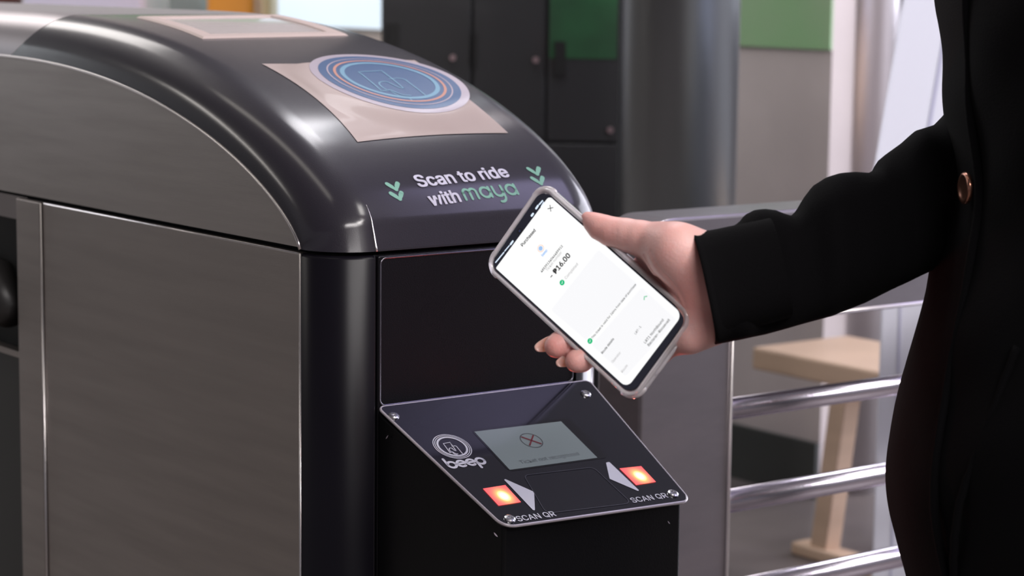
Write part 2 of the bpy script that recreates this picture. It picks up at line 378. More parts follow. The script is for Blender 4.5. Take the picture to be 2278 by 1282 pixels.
def ch_p(x): return [arc((x+.42, .48), .42, 0, 360, 28), [(x, .48), (x, -.42)]], .84
def word(chs, gap):
    st = []; x = 0
    for c in chs: s_, wd = c(x); st += s_; x += wd+gap
    return st, x-gap
b = MB(); st, tot = word([ch_m, ch_a, ch_y, ch_a], .36)
letters_on(b, on_hood, HH(1038, 446), HH(1153, 433), st, tot, 1.0, .2); g(b.build('mint_lettering', MINT))
for cx, cy in ((882, 417), (1196, 383)):       # double chevrons
    b = MB()
    for dx, dy in ((0, 0), (8.5, 21)):
        pts = [(cx-21+dx, cy-5+dy), (cx-1.5+dx, cy+5.5+dy), (cx+2+dx, cy-8+dy)]
        pts = [(861+dx+cx-882, 410+dy+cy-417), (880.5+dx+cx-882, 422+dy+cy-417), (884+dx+cx-882, 408.5+dy+cy-417)]
        stroke(b, [HH(*p) for p in pts], .0047, on_hood, .0004)
        q = HH(*pts[1]); b.add([on_hood(*(q+.00235*np.array([math.cos(a), math.sin(a)])), .0004) for a in np.linspace(0, 2*PI, 13)[:-1]], [tuple(range(12))])
    g(b.build('double_chevron', MINT))

# card-reader sticker: beige film domed over a round emblem
pc = [HH(582, 143), HH(922, 135), HH(1130, 297), HH(795, 317)]
em = [HH(711.9, 156), HH(1007, 224.6), HH(809.5, 135), HH(934, 256.4)]
EC = sum(em)/4
ER = sum(np.linalg.norm(e-EC) for e in em)/4
DOME = .0045
def dome(u, v):
    d = math.hypot(u-EC[0], v-EC[1])/ER
    t = min(1, max(0, (1.62-d)/.50)); return DOME*t*t*(3-2*t)
V = []; Fc = []; n = 48
for i in range(n+1):
    for j in range(n+1):
        a, c = i/n, j/n
        q = (pc[0]*(1-a)+pc[1]*a)*(1-c)+(pc[3]*(1-a)+pc[2]*a)*c
        edge = min(a, 1-a, c, 1-c)*n/3; e = min(1, edge)
        cen = sum(pc)/4; pin = 1-.045*((4*a*(1-a))*(abs(2*c-1)**3)+(4*c*(1-c))*(abs(2*a-1)**3))
        q = cen+(q-cen)*pin
        V.append(hood(q[0], q[1], .0006+dome(*q)*e))
for i in range(n):
    for j in range(n): Fc.append((i*(n+1)+j, (i+1)*(n+1)+j, (i+1)*(n+1)+j+1, i*(n+1)+j+1))
stk = g(mk('reader_sticker', V, Fc, TAPE, None, True))
def on_dome(u, v, h=0.0): return hood(u, v, .0007+dome(u, v)+h)
b = MB()
for k, r0, r1, h in ((0, 0, 1.12, .0002), (1, 0, 1.0, .0004), (2, .865, .885, .0006), (3, .755, .795, .0006), (4, .635, .70, .0006)):
    annulus(b, on_dome, EC, max(r0, .001)*ER, r1*ER, k, h)
ICON = [[(915, 685), (755, 552), (918, 543), (1075, 668)],
        [(1075, 668), (1040, 662), (995, 640), (965, 625), (935, 620), (905, 626), (903, 640), (925, 662), (962, 684)],
        [(915, 687), (960, 683), (985, 681), (1060, 712), (1125, 719)],
        [(985, 688), (1035, 718), (1100, 732), (1132, 752)],
        [(975, 600), (1040, 597), (1085, 606), (1115, 628), (1235, 722)]]
icon = []
for k, st in enumerate(ICON):
    pts = [(HH(560+x/3.206, y/3.206)-EC)/ER for x, y in st]
    icon.append(pts if k == 0 else spline(pts, 4))
for st in icon: stroke(b, [EC+p*ER for p in st], .022*ER, on_dome, .0007, 4)
adopt(b.build('emblem', [PALE, BLUE, PINK, ORANGE, SKY]), stk).matrix_parent_inverse = Matrix()

# display window near the back of the hood
wc = [HH(303, 40, s=.6), HH(618, 36, s=.6), HH(775, 80, s=.5), HH(450, 87, s=.5)]
FRM = mat('beige_window_frame', (.50, .40, .37), .55)
def strip(Pa, Pb, n=14): return [Pa+(Pb-Pa)*i/n for i in range(n+1)]
def ringpatch(mb, outer, inner, h0, h1, k=0, n=14):
    for i in range(4):
        A = strip(outer[i], outer[(i+1) % 4]); B = strip(inner[i], inner[(i+1) % 4])
        V = [on_hood(*p, h0) for p in A]+[on_hood(*p, h1) for p in B]
        mb.add(V, [(j, j+1, n+1+j+1, n+1+j) for j in range(n)], k)
cen = sum(wc)/4; inn = [cen+(q-cen)*np.array([.80, .80]) for q in wc]; out = [cen+(q-cen)*1.0 for q in wc]; mid = [cen+(q-cen)*.97 for q in wc]
b = MB(); ringpatch(b, out, mid, .0002, .0022); ringpatch(b, mid, inn, .0022, .0020); ringpatch(b, inn, [cen+(q-cen)*.79 for q in wc], .0020, .0004)
win = g(b.build('window_frame', FRM))
b = MB(); N_ = 12; V = []
for i in range(N_+1):
    for j in range(N_+1):
        a, c = i/N_, j/N_; q = (inn[0]*(1-a)+inn[1]*a)*(1-c)+(inn[3]*(1-a)+inn[2]*a)*c; V.append(on_hood(*q, .0005))
b.add(V, [(i*(N_+1)+j, (i+1)*(N_+1)+j, (i+1)*(N_+1)+j+1, i*(N_+1)+j+1) for i in range(N_) for j in range(N_)])
adopt(b.build('window_pane', mat('grey_pane', (.48, .43, .43), .25, coat=.6)), win).matrix_parent_inverse = Matrix()

# scanner reader box in front
BX0, BX1, BY, BZ1, BZ0 = .0515, .301, -.170, SHZ, SHZ-.082
box_n = np.cross((1, 0, 0), (0, -BY, BZ1-BZ0))
RF = Frame((BX0, BY, BZ0), (1, 0, 0), (0, -BY, BZ1-BZ0))
cn = [RF.hit(1123, 1171.5, .003), RF.hit(1536, 1113, .003)]
cn = [cn[0], cn[1], np.array([BX1-BX0, math.hypot(BY, BZ1-BZ0)]), np.array([0, math.hypot(BY, BZ1-BZ0)])]
ct = [RF.p(u, v, -.0015) for u, v in (cn[0]+(.0045, .006), cn[1]+(-.0045, .006), cn[2], cn[3])]
V = ct+[np.array([p[0], p[1], .02]) for p in ct]
rbox = mk('reader_box', V, [(0, 1, 2, 3), (7, 6, 5, 4), (0, 4, 5, 1), (1, 5, 6, 2), (2, 6, 7, 3), (3, 7, 4, 0)], mat('black_reader_box', (.004, .004, .005), .34, spec=.25, bump=.1, bscale=500))
bm = bmesh.new(); bm.from_mesh(rbox.data); bmesh.ops.recalc_face_normals(bm, faces=bm.faces); bmesh.ops.bevel(bm, geom=list(bm.edges), offset=.003, segments=3, affect='EDGES', profile=.5)
bm.to_mesh(rbox.data); bm.free(); g(rbox)
def rb(o): o.parent = rbox; return o
LV = math.hypot(BY, BZ1-BZ0); LU = BX1-BX0
on_rf = lambda u, v, h=0.0: RF.p(u, v, h)
PLATE = mat('smoked_acrylic', (.012, .012, .018), .10, coat=1.0, rvar=.06, vscale=14)
pl = round_poly(cn, [.014, .010, .006, .006], 8)
o = rb(extrude_poly([on_rf(u, v, .003) for u, v in pl], RF.N, .004, 'face_plate', PLATE, bevel=.0007))
b = MB(); b.tube([on_rf(u, v, .0018) for u, v in pl]+[on_rf(*pl[0], .0018)], .0014, 8, cap=False); rb(b.build('plate_edge', mat('pale_plate_edge', (.55, .50, .55), .25, spec=.8, coat=1), smooth=True))
HP = .0032
def RH(x, y): return RF.hit(x, y, HP)
def poly_on(mb, pts, h, k=0, surf=on_rf): mb.add([surf(*p, h) for p in pts], [tuple(range(len(pts)))], k)
dp = [RH(1055, 961), RH(1248, 938), RH(1329, 1019), RH(1134, 1046)]
cenp = sum(dp)/4
b = MB(); q = [cenp+(p-cenp)*np.array([1.14, 1.10])+np.array([.005, .001]) for p in dp]; poly_on(b, round_poly(q, .006, 5), HP); rb(b.build('display_bezel', mat('bezel_black', (.006, .006, .008), .15, coat=1)))
b = MB(); poly_on(b, dp, HP+.0002)
disp = rb(b.build('display', mat('grey_lcd', (.17, .20, .205), .22, coat=.8, emit=(.55, .66, .68), estr=.10)))
b = MB(); c0 = RH(1182, 981); annulus(b, on_rf, c0, .0105, .0113, 0, HP+.0004, 40)
rb(b.build('display_circle', mat('lcd_dark', (.05, .045, .05), .4)))
b = MB(); stroke(b, [c0+(.0065, .0065), c0-(.0065, .0065)], .0016, on_rf, HP+.0005); stroke(b, [c0+(-.0065, .0065), c0-(-.0065, .0065)], .0022, on_rf, HP+.0005)
rb(b.build('display_cross', mat('lcd_red', (.20, .03, .04), .4)))
b = MB(); place_text(b, 'Ticket not recognized', on_rf, RH(1160, 1033), RH(1290, 1013), h=HP+.0004); rb(b.build('display_lettering', mat('lcd_faint', (.14, .16, .17), .4)))
b = MB(); wq = [RH(1165, 1058), RH(1320, 1040), RH(1405, 1120), RH(1215, 1143)]
stroke(b, [np.array(p) for p in round_poly(wq, .006, 5)], .0008, on_rf, HP+.0002, closed=True); rb(b.build('scan_window_outline', mat('faint_outline', (.07, .07, .09), .3)))
for qd in ([(1074, 1088), (1124, 1080), (1159, 1118), (1109, 1126)], [(1378, 1043), (1426, 1038), (1459, 1073), (1415, 1080)]):
    pts = [RH(*p) for p in qd]; c_ = sum(pts)/4
    m = _m.get('red_led')
    if not m:
        m = mat('red_led', (.3, .02, .01), .4); nt = m.node_tree; bs = nt.nodes['Principled BSDF']
        uv = nt.nodes.new('ShaderNodeAttribute'); uv.attribute_name = 'glow'
        cr = nt.nodes.new('ShaderNodeValToRGB'); e = cr.color_ramp.elements; e[0].position = 0; e[0].color = (1, .10, .12, 1); e[1].position = 1; e[1].color = (1, .93, .45, 1)
        e2 = cr.color_ramp.elements.new(.45); e2.color = (1, .30, .10, 1)
        nt.links.new(uv.outputs['Fac'], cr.inputs[0]); nt.links.new(cr.outputs[0], bs.inputs['Emission Color'])
        mr = nt.nodes.new('ShaderNodeMapRange'); mr.inputs[3].default_value = 1.2; mr.inputs[4].default_value = 3.0
        nt.links.new(uv.outputs['Fac'], mr.inputs[0]); nt.links.new(mr.outputs[0], bs.inputs['Emission Strength'])
    V = []; n = 12; gl = []
    for i in range(n+1):
        for j in range(n+1):
            a, c = i/n, j/n; q = (pts[0]*(1-a)+pts[1]*a)*(1-c)+(pts[3]*(1-a)+pts[2]*a)*c; V.append(on_rf(*q, HP+.0003))
            d = math.hypot(a-.55, (c-.55)*.8); gl.append(math.exp(-(d/.28)**2))
    o = rb(mk('indicator_light', V, [(i*(n+1)+j, (i+1)*(n+1)+j, (i+1)*(n+1)+j+1, i*(n+1)+j+1) for i in range(n) for j in range(n)], m))
    at_ = o.data.attributes.new('glow', 'FLOAT', 'POINT'); at_.data.foreach_set('value', gl)
    l = bpy.data.lights.new('indicator_lamp', 'AREA'); l.shape = 'SQUARE'; l.size = .014; l.energy = .13; l.color = (1, .10, .08)
    lo = bpy.data.objects.new('indicator_lamp', l); C.objects.link(lo); lo.location = on_rf(*c_, HP+.003); lo.rotation_euler = Vector(-RF.N).to_track_quat('-Z', 'Y').to_euler(); lo.rotation_euler = Vector(RF.N).to_track_quat('-Z', 'Y').to_euler()
GREYP = mat('print_grey_white', (.80, .80, .88), .4)
for A in ([(1117, 1063.5), (1188, 1095), (1190, 1136), (1186, 1136)], [(1348, 1030), (1355, 1028), (1426, 1096), (1356, 1066)]):
    b = MB(); poly_on(b, round_poly([RH(*p) for p in A], .0012, 4), HP+.0002); rb(b.build('arrow_mark', GREYP))
b = MB(); place_text(b, 'SCAN QR', on_rf, RH(1154, 1161), RH(1238, 1148.5), h=HP+.0002, bold=.01); rb(b.build('scan_lettering', GREYP)); b = MB()
place_text(b, 'SCAN QR', on_rf, RH(1409, 1119.5), RH(1487, 1107.5), h=HP+.0002, bold=.01)
rb(b.build('scan_lettering', GREYP)); b = MB()
st, tot = word([ch_b, ch_e, ch_e, ch_p], .2)
letters_on(b, on_rf, RH(1003, 1043), RH(1083, 1032), st, tot, 1.0, .27, h=HP+.0002)
rb(b.build('logo_lettering', GREYP))
b = MB(); ec = RH(1006, 994); er = (np.linalg.norm(RH(962, 985)-RH(1050, 1003))/2)
for r0, r1 in ((.955, 1.0), (.86, .905), (.70, .81)): annulus(b, on_rf, ec, r0*er, r1*er, 0, HP+.0002, 56)
for st_ in icon: stroke(b, [ec+np.array(p)*er*1.02 for p in st_], .05*er, on_rf, HP+.0002)
rb(b.build('plate_emblem', GREYP))
for cx_, cy_, ln, ax_ in ((862, 972, .004, 0), (1102, 1189, .0045, 1), (1487, 1162, .003, 1)):
    q = at(cx_, cy_, 0, BX0) if ax_ == 0 else None
    if q is None:
        A0, A1 = np.array(ct[0]), np.array(ct[1]); nn_ = np.cross(A1-A0, (0, 0, 1)); nn_ /= np.linalg.norm(nn_); d_ = ray(cx_, cy_); q = CAM+d_*((A0-CAM)@nn_)/(d_@nn_); tx = (A1-A0)/np.linalg.norm(A1-A0); oo = nn_ if nn_@FW < 0 else -nn_
    else: tx = np.array([0, 1., 0]); oo = np.array([-1., 0, 0])
    b = MB(); b.add([q+oo*.0006+tx*u*ln+np.array([0, 0, v*ln]) for u, v in ((-.5, .5), (-.1, .2), (.3, -.2), (.5, -.6), (.1, -.4), (-.3, .0))], [(0, 1, 2, 3, 4, 5)])
    rb(b.build('paint_chip', PALE))
SCR = mat('screw_steel', (.7, .7, .72), .25, 1.0)
for sx, sy in ((876, 926), (1303, 877), (1134, 1155), (1497, 1099)):
    c_ = RH(sx, sy); b = MB(); V = []; Fc = []
    rs = [(.0052, 0), (.0050, .0012), (.0036, .0018), (.0022, .0019), (.0018, .0009), (.0003, .0009)]
    for rr, hh in rs:
        for j in range(20): a = 2*PI*j/20; V.append(on_rf(c_[0]+rr*math.cos(a), c_[1]+rr*math.sin(a), HP+hh))
    for i in range(len(rs)-1):
        for j in range(20): Fc.append((i*20+j, i*20+(j+1) % 20, (i+1)*20+(j+1) % 20, (i+1)*20+j))
    b.add(V, Fc); rb(b.build('screw', SCR, smooth=False))

# ------------------------------------------------------------------ barrier with rails
FY = .15
def FX(px, py): return at(px, py, 1, FY)
fl = FX(1425, 870)[0]; fr = FX(1630, 900)[0]; ztop = FX(1780, 465)[2]; zbot = FX(1826, 706)[2]
XE = fl+1.15; DEP = .075
bar = thing('barrier_railing', 'brushed metal barrier with boxed top rail and three round bars beside the ticket gate', 'railing', ((fl+XE)/2, FY, 0))
def bb(o): return adopt(o, bar)
outl = round_poly([(fl, 0), (fr, 0), (fr, zbot), (XE-.12, zbot), (XE-.12, 0), (XE, 0), (XE, ztop), (fl, ztop)], [0, 0, .012, .012, 0, 0, .03, .045], 10)
FRS = mat('rail_steel', (.30, .275, .295), .40, 1.0, var=.25, vscale=6, rvar=.08, stretch=(1, 1, 3))
V = [(x, FY, z) for x, z in outl]+[(x, FY+DEP, z) for x, z in outl]; k = len(outl)
o = mk('frame', V, [tuple(range(k)), tuple(range(2*k-1, k-1, -1))]+[(i, k+i, k+(i+1) % k, (i+1) % k) for i in range(k)], FRS)
bm = bmesh.new(); bm.from_mesh(o.data); bmesh.ops.recalc_face_normals(bm, faces=bm.faces)
bmesh.ops.bevel(bm, geom=[e for e in bm.edges if len(e.link_faces) == 2 and any(len(f.verts) > 4 for f in e.link_faces)], offset=.004, segments=3, affect='EDGES', profile=.5)
bm.to_mesh(o.data); bm.free(); bb(o)
b = MB(); b.tube([(fr-.004, FY-.001, 0), (fr-.004, FY-.001, zbot+.004), (XE-.13, FY-.001, zbot+.004)], .0025, 8); bb(b.build('inner_lip', LIP, smooth=True))
BAR = mat('polished_bar', (.66, .62, .72), .24, 1.0, var=.12, vscale=12, rvar=.08)
for (p0, p1) in (((1628, 894), (1628, 943)), ((1621, 1100), (1620, 1153)), (None, None)):
    if p0: za, zb_ = FX(*p0)[2], FX(*p1)[2]; zc = (za+zb_)/2; rr = (za-zb_)/2*.98; zl = zc; 
    else: zc = zl-step
    if p0 and p0[0] == 1628: zfirst = zc
    elif p0: step = zfirst-zc
    b = MB(); b.tube([(fr-.005, FY+DEP*.5-.02, zc), (XE-.11, FY+DEP*.5-.02, zc)], rr, 24); bb(b.build('bar', BAR, smooth=True))

# ------------------------------------------------------------------ columns, board, stool, lockers and far things
def column(px0, px1, py, D, name, label, m):
    c_ = atD((px0+px1)/2, py, D); r_ = (px1-px0)/2/F*D
    b = MB(); b.tube([(c_[0], c_[1], 0), (c_[0], c_[1], 3.4)], r_, 64); o = b.build(name, m, smooth=True)
    return tag(o, label, 'column')
column(1378, 1645, 100, 4.0, 'steel_column', 'wide dark steel clad round column right behind the ticket gate', mat('column_steel', (.22, .24, .25), .34, 1.0, rvar=.05))
column(1833, 2000, 100, 4.75, 'steel_column', 'slim bright polished round column between the taupe wall and white board', mat('column_chrome', (.88, .84, .86), .33, 1.0))
WB = mat('white_board', (.64, .65, .74), .5)
# white cabinet and the board leaning on it
c0 = atD(1960, 690, 3.5); 
cx, cy = c0[0], c0[1]; ang = math.radians(-50)
ux = np.array([math.cos(ang), math.sin(ang), 0]); uy = np.array([-math.sin(ang), math.cos(ang), 0])
def obox(name, o0, a, b_, z0, z1, m, bevel=.004):
    o0 = np.array([o0[0], o0[1], 0]); P = [o0, o0+ux*a, o0+ux*a+uy*b_, o0+uy*b_]
    b = MB(); b.add([p+(0, 0, z0) for p in P]+[p+(0, 0, z1) for p in P], [(0, 3, 2, 1), (4, 5, 6, 7), (0, 1, 5, 4), (1, 2, 6, 5), (2, 3, 7, 6), (3, 0, 4, 7)])
    return b.build(name, m, bevel=bevel)
zc_top = atD(1960, 560, 3.5)[2]
wc_ = thing('white_cabinet', 'tall plain white cabinet behind the barrier bars and the person', 'cabinet', (cx+ux[0]*.2, cy+ux[1]*.2, 0))
adopt(obox('cabinet_body', c0, .42, .35, 0, zc_top, WB), wc_)
adopt(obox('door_seam', c0+ux*.028-uy*.002, .003, .004, .05, zc_top-.03, mat('seam_lavender', (.42, .42, .55), .6), 0), wc_)
tl = atD(2040, -180, 3.62); bl = atD(1915, 500, 3.54)
bl[2] = zc_top+.003; off = uy*.02
Pb = [bl, bl+ux*.42, tl+ux*.42, tl]
Pb = [p+uy*.0 for p in Pb]
wb = thing('display_board', 'large white board leaning on top of the white cabinet behind the arm', 'board', tuple(bl))
nb = np.cross(Pb[1]-Pb[0], Pb[3]-Pb[0]); nb /= np.linalg.norm(nb)
if nb@FW > 0: nb = -nb
adopt(extrude_poly(Pb, nb, .012, 'board_panel', WB, bevel=.002), wb)
e1 = Pb[0]+ux*.075; e2 = Pb[3]+ux*.075; b = MB(); b.tube([e1+nb*.001, e2+nb*.001], .003, 6); adopt(b.build('board_fold', mat('seam_lavender', (.42, .42, .55), .6)), wb)

# wooden stool
WOOD = mat('pale_beech', (.66, .47, .33), .45, var=.12, vscale=5, stretch=(1, 1, 6))
sa = atD(1672, 800, 4.35); sb = sa+np.array([0, -.36, 0]); ztp = (sa[2]+sb[2])/2
dirv = np.array([sb[0]-sa[0], sb[1]-sa[1], 0]); Ls = np.linalg.norm(dirv); dirv /= Ls; perp = np.array([-dirv[1], dirv[0], 0])
if perp@FW < 0: perp = -perp
stool = thing('wooden_stool', 'pale beech wooden stool standing behind the round barrier bars', 'stool', (sa[0]+dirv[0]*Ls/2, sa[1]+dirv[1]*Ls/2, 0))
def pbox(name, o0, d1, l1, d2, l2, z0, z1, m, bevel=.006):
    P = [o0, o0+d1*l1, o0+d1*l1+d2*l2, o0+d2*l2]; P = [np.array([p[0], p[1], 0]) for p in P]
    b = MB(); b.add([p+(0, 0, z0) for p in P]+[p+(0, 0, z1) for p in P], [(0, 3, 2, 1), (4, 5, 6, 7), (0, 1, 5, 4), (1, 2, 6, 5), (2, 3, 7, 6), (3, 0, 4, 7)])
    return adopt(b.build(name, m, bevel=bevel), stool)
zt_ = atD(1674, 771, 4.35)[2]
pbox('seat', sa, dirv, Ls, perp, .26, zt_-.044, zt_, WOOD)
def sleg(name, u0, v0, u1, v1, wd=.042):
    a = sa+dirv*u0+perp*v0; c = sa+dirv*u1+perp*v1; hb = wd/2; V = []
    for p, z in ((c, 0), (a, zt_-.043)):
        for s1, s2 in ((-1, -1), (1, -1), (1, 1), (-1, 1)): q = p+dirv*hb*s1+perp*hb*s2; V.append((q[0], q[1], z))
    b = MB(); b.add(V, [(0, 3, 2, 1), (4, 5, 6, 7), (0, 1, 5, 4), (1, 2, 6, 5), (2, 3, 7, 6), (3, 0, 4, 7)]); adopt(b.build(name, WOOD, bevel=.004), stool)
# visible leg: find its place along the seat
def u_at(px, z, v):
    best = None
    for i in range(400):
        u = Ls*(i/250-.2); q = sa+dirv*u+perp*v; x, y = proj((q[0], q[1], z))
        if best is None or abs(x-px) < best[0]: best = (abs(x-px), u)
    return best[1]
sleg('leg', u_at(1885, zt_-.05, .03), .03, u_at(1832, 0, .03), .03)
sleg('leg', u_at(1885, zt_-.05, .03)+.02, .22, u_at(1832, 0, .03)+.02, .22)
ur = u_at(1885, zt_-.05, .03)
pf = sa+dirv*(u_at(1832, 0, .03)-.06)+perp*(-.0); pbox('foot_rail', pf, dirv, .20, perp, .05, 0.0, .025, WOOD)

# black locker cabinet with round locks, glossy doors
LKD = 4.6
LK = mat('black_locker', (.013, .013, .014), .4, coat=.12, bump=.15, bscale=12)
lt = np.array([FW[1], -FW[0], 0]); lt /= np.linalg.norm(lt); ld = np.array([FW[0], FW[1], 0]); ld /= np.linalg.norm(ld)
L0 = atD(848, 100, LKD); L0 = np.array([L0[0], L0[1], 0])
def lx(px): q = atD(px, 100, LKD)-L0; return float(q@lt)
def lz(px, py): return float(atD(px, py, LKD)[2])
def lbox(x0, x1, y0, y1, z0, z1, name, m, bevel=0, k=0):
    b = MB().box((x0, y0, z0), (x1, y1, z1)); b.V = [tuple(L0+lt*v[0]+ld*v[1]+np.array([0, 0, v[2]])) for v in b.V]; return b.build(name, m, bevel=bevel)
WL = lx(1385)
lock = thing('locker_cabinet', 'tall dark locker cabinet with small round locks and a painted green reflection, behind the gate hood', 'cabinet', tuple(L0+lt*WL/2))
adopt(lbox(0, WL, .01, .42, 0, 2.3, 'carcass', LK), lock)
xs = [0, lx(1050), lx(1215), WL]
zs = [.05, lz(1200, 318), 1.5, 2.28]
HNDL = mat('lock_chrome', (.30, .22, .23), .4, 1.0)
BHN = mat('black_handle', (.004, .004, .004), .4)
for i in range(3):
    for j in range(3):
        d = adopt(lbox(xs[i]+.003, xs[i+1]-.003, -.012, .01, zs[j]+.003, zs[j+1]-.003, 'door', LK, .002), lock)
        if j == 1:
            kx, ky = {0: (1008, 128), 1: (1192, 133), 2: (1360, 290)}[i]; q = L0+lt*lx(kx); z = lz(kx, ky)
            b = MB(); b.tube([q-ld*.012+(0, 0, z), q-ld*.022+(0, 0, z)], .0065, 20); o = b.build('lock', HNDL); o.parent = d
            hx, hy = {0: (875, 90), 1: (1050, 110), 2: (1245, 130)}[i]; x_ = lx(hx); z = lz(hx, hy)
            o = lbox(max(x_-.010, xs[i]+.004), x_+.012, -.022, -.0125, z-.035, z+.035, 'handle', BHN); o.parent = d
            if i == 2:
                o = lbox(lx(1222), WL-.012, -.0145, -.013, lz(1300, 130), 1.49, 'green_reflection', mat('dark_green_reflection', (.012, .075, .024), .45, var=.5, vscale=8)); o.parent = d  # green reflection on the glossy door, put in as a coloured patch

# far window, counter and sign at the upper left
def win_box(name, px0, px1, py0, py1, D, m, thick=.06):
    P = [atD(px0, py1, D), atD(px1, py1, D), atD(px1, py0, D), atD(px0, py0, D)]
    n = -np.array([FW[0], FW[1], 0]); return extrude_poly(P, n, thick, name, m, bevel=.01)
q0 = at(846, 66, 0, WX-.02); q1 = at(600, 20, 0, WX-.02)
o = MB().box((WX-.02, q0[1], q0[2]), (WX-.001, q1[1], 1.7)).build('window_1', mat('bright_window', (.3, .35, .4), .5, emit=(.76, .88, 1.0), estr=.85), bevel=.006); struct(o)
def stand_box(name, px0, px1, ptop, D, m, label, cat, dep=.4):
    a = atD(px0, ptop, D); c = atD(px1, ptop, D); t = np.array([c[0]-a[0], c[1]-a[1], 0]); L = np.linalg.norm(t); t /= L; q = np.array([-t[1], t[0], 0])
    P = [a, a+t*L, a+t*L+q*dep, a+q*dep]; zt = (a[2]+c[2])/2
    b = MB(); b.add([(p[0], p[1], 0) for p in P]+[(p[0], p[1], zt) for p in P], [(0, 3, 2, 1), (4, 5, 6, 7), (0, 1, 5, 4), (1, 2, 6, 5), (2, 3, 7, 6), (3, 0, 4, 7)])
    return tag(b.build(name, m, bevel=.02), label, cat)
stand_box('counter', 46, 322, -60, 5.4, mat('lavender_white_counter', (.72, .68, .84), .3, coat=.4), 'pale lavender white counter at the upper left behind the gate', 'counter')
stand_box('information_stand', 458, 562, -90, 5.2, mat('orange_stand', (.85, .34, .05), .5), 'bright orange stand glimpsed over the top of the gate hood', 'stand', .2)
stand_box('information_stand', 566, 602, -90, 5.75, mat('cream_stand', (.90, .72, .45), .5), 'narrow cream post right beside the bright orange stand', 'stand', .2)
stand_box('grey_cabinet', 330, 456, -40, 6.2, mat('grey_green_cabinet', (.30, .34, .33), .5, var=.5, vscale=4), 'grey green cabinet between the lavender counter and orange stand', 'cabinet', .4)
stand_box('dark_red_cabinet', -60, 40, -40, 5.6, mat('dark_red_cabinet', (.12, .05, .04), .4), 'dark reddish cabinet at the far upper left corner', 'cabinet', .4)

# ------------------------------------------------------------------ smartphone
_pc = [np.array(p)*1.05 for p in ((1.0271, 1.3079, -.1503), (1.0007, 1.3438, -.2156), (1.0370, 1.2112, -.3031), (1.0634, 1.1753, -.2379))]
PCN = CAM+sum(_pc)/4
PU = (_pc[0]-_pc[1]+_pc[3]-_pc[2]); PV = (_pc[0]-_pc[3]+_pc[1]-_pc[2])
PHW, PHH = np.linalg.norm(_pc[0]-_pc[1])/2, np.linalg.norm(_pc[0]-_pc[3])/2
PF = Frame(PCN, PU, PV)
if PF.N@FW > 0: PF.N = -PF.N
def on_ph(u, v, h=0.0): return PF.p(u, v, h)
def PH_(x, y): return PF.hit(x, y, 0)
phone = thing('smartphone', 'smartphone in clear case held in front of gate, its white screen showing a purchased ticket', 'phone', tuple(PCN-(0, 0, .08)))
def ph(o): return adopt(o, phone)
def slab(name, hw, hh, r, h0, h1, m, bevel=.0015, hole=None, cu=0, cv=0):
    pl = round_poly([(-hw+cu, -hh+cv), (hw+cu, -hh+cv), (hw+cu, hh+cv), (-hw+cu, hh+cv)], r, 10)
    if hole is None:
        o = extrude_poly([on_ph(u, v, h1) for u, v in pl], PF.N, h1-h0, name, m, bevel=bevel)
        for p in o.data.polygons: p.use_smooth = True
        wn(o); return o
    # frame with a rounded hollow
    q = round_poly([(-hole[0], -hole[1]), (hole[0], -hole[1]), (hole[0], hole[1]), (-hole[0], hole[1])], max(.001, r-(hw-hole[0])), 10)
    k = len(pl); t = .0016; V = []
    inn = [np.array(p)+(np.array(q[i])-np.array(p))*.45 for i, p in enumerate(pl)]
    shr = [np.array(p)+(np.array(q[i])-np.array(p))*.18 for i, p in enumerate(pl)]
    rings = [(shr, h0), (pl, h0+.0018), (pl, h1-.0018), (shr, h1-.0002), (inn, h1), (q, h1-.0006), (q, h0+.0012)]
    for P, h in rings: V += [on_ph(p[0], p[1], h) for p in P]
    Fc = [(a*k+i, a*k+(i+1) % k, (a+1)*k+(i+1) % k, (a+1)*k+i) for a in range(len(rings)-1) for i in range(k)]
    Fc.append(tuple(range(k))); Fc.append(tuple(range((len(rings)-1)*k, len(rings)*k))[::-1])
    o = mk(name, V, Fc, m, None, False); bm = bmesh.new(); bm.from_mesh(o.data); bmesh.ops.recalc_face_normals(bm, faces=bm.faces); bm.to_mesh(o.data); bm.free()
    for p in o.data.polygons: p.use_smooth = len(p.vertices) == 4
    return o
CLEAR = mat('clear_case', (.95, .91, .94), .16, trans=.62, ior=1.40, coat=.6, spec=.8)
NAVY = mat('navy_glass', (.012, .014, .03), .12, coat=1.0)
TH = .0105
case = ph(slab('clear_case', PHW, PHH, .0125, -TH, .0008, CLEAR, hole=(PHW-.0033, PHH-.0034)))
body_ = ph(slab('phone_body', PHW-.0037, PHH-.0038, .0098, -TH+.0018, .0, NAVY, bevel=.0011))
# raised clear corner cushions, button covers and port cut-outs on the case edge
for su in (-1, 1):
    for sv in (-1, 1):
        b = MB()
        cx_, cy_ = su*(PHW-.0125), sv*(PHH-.0125); a0 = {(1, 1): 0, (-1, 1): 90, (-1, -1): 180, (1, -1): 270}[(su, sv)]
        b.tube([on_ph(cx_+.0122*math.cos(math.radians(a0+t)), cy_+.0122*math.sin(math.radians(a0+t)), -.004) for t in np.linspace(-12, 102, 14)], [.001]+[.0022]*12+[.001], 10)
        o = b.build('corner_cushion', CLEAR, smooth=True); o.parent = case
b = MB(); b.tube([on_ph(PHW+.0002, v, -.005) for v in np.linspace(-.008, .016, 8)], [.0006]+[.0019]*6+[.0006], 10); o = b.build('button_cover', CLEAR, smooth=True); o.parent = case
b = MB(); b.tube([on_ph(PHW+.0002, v, -.005) for v in np.linspace(.022, .030, 6)], [.0006]+[.0019]*4+[.0006], 10); o = b.build('button_cover', CLEAR, smooth=True); o.parent = case
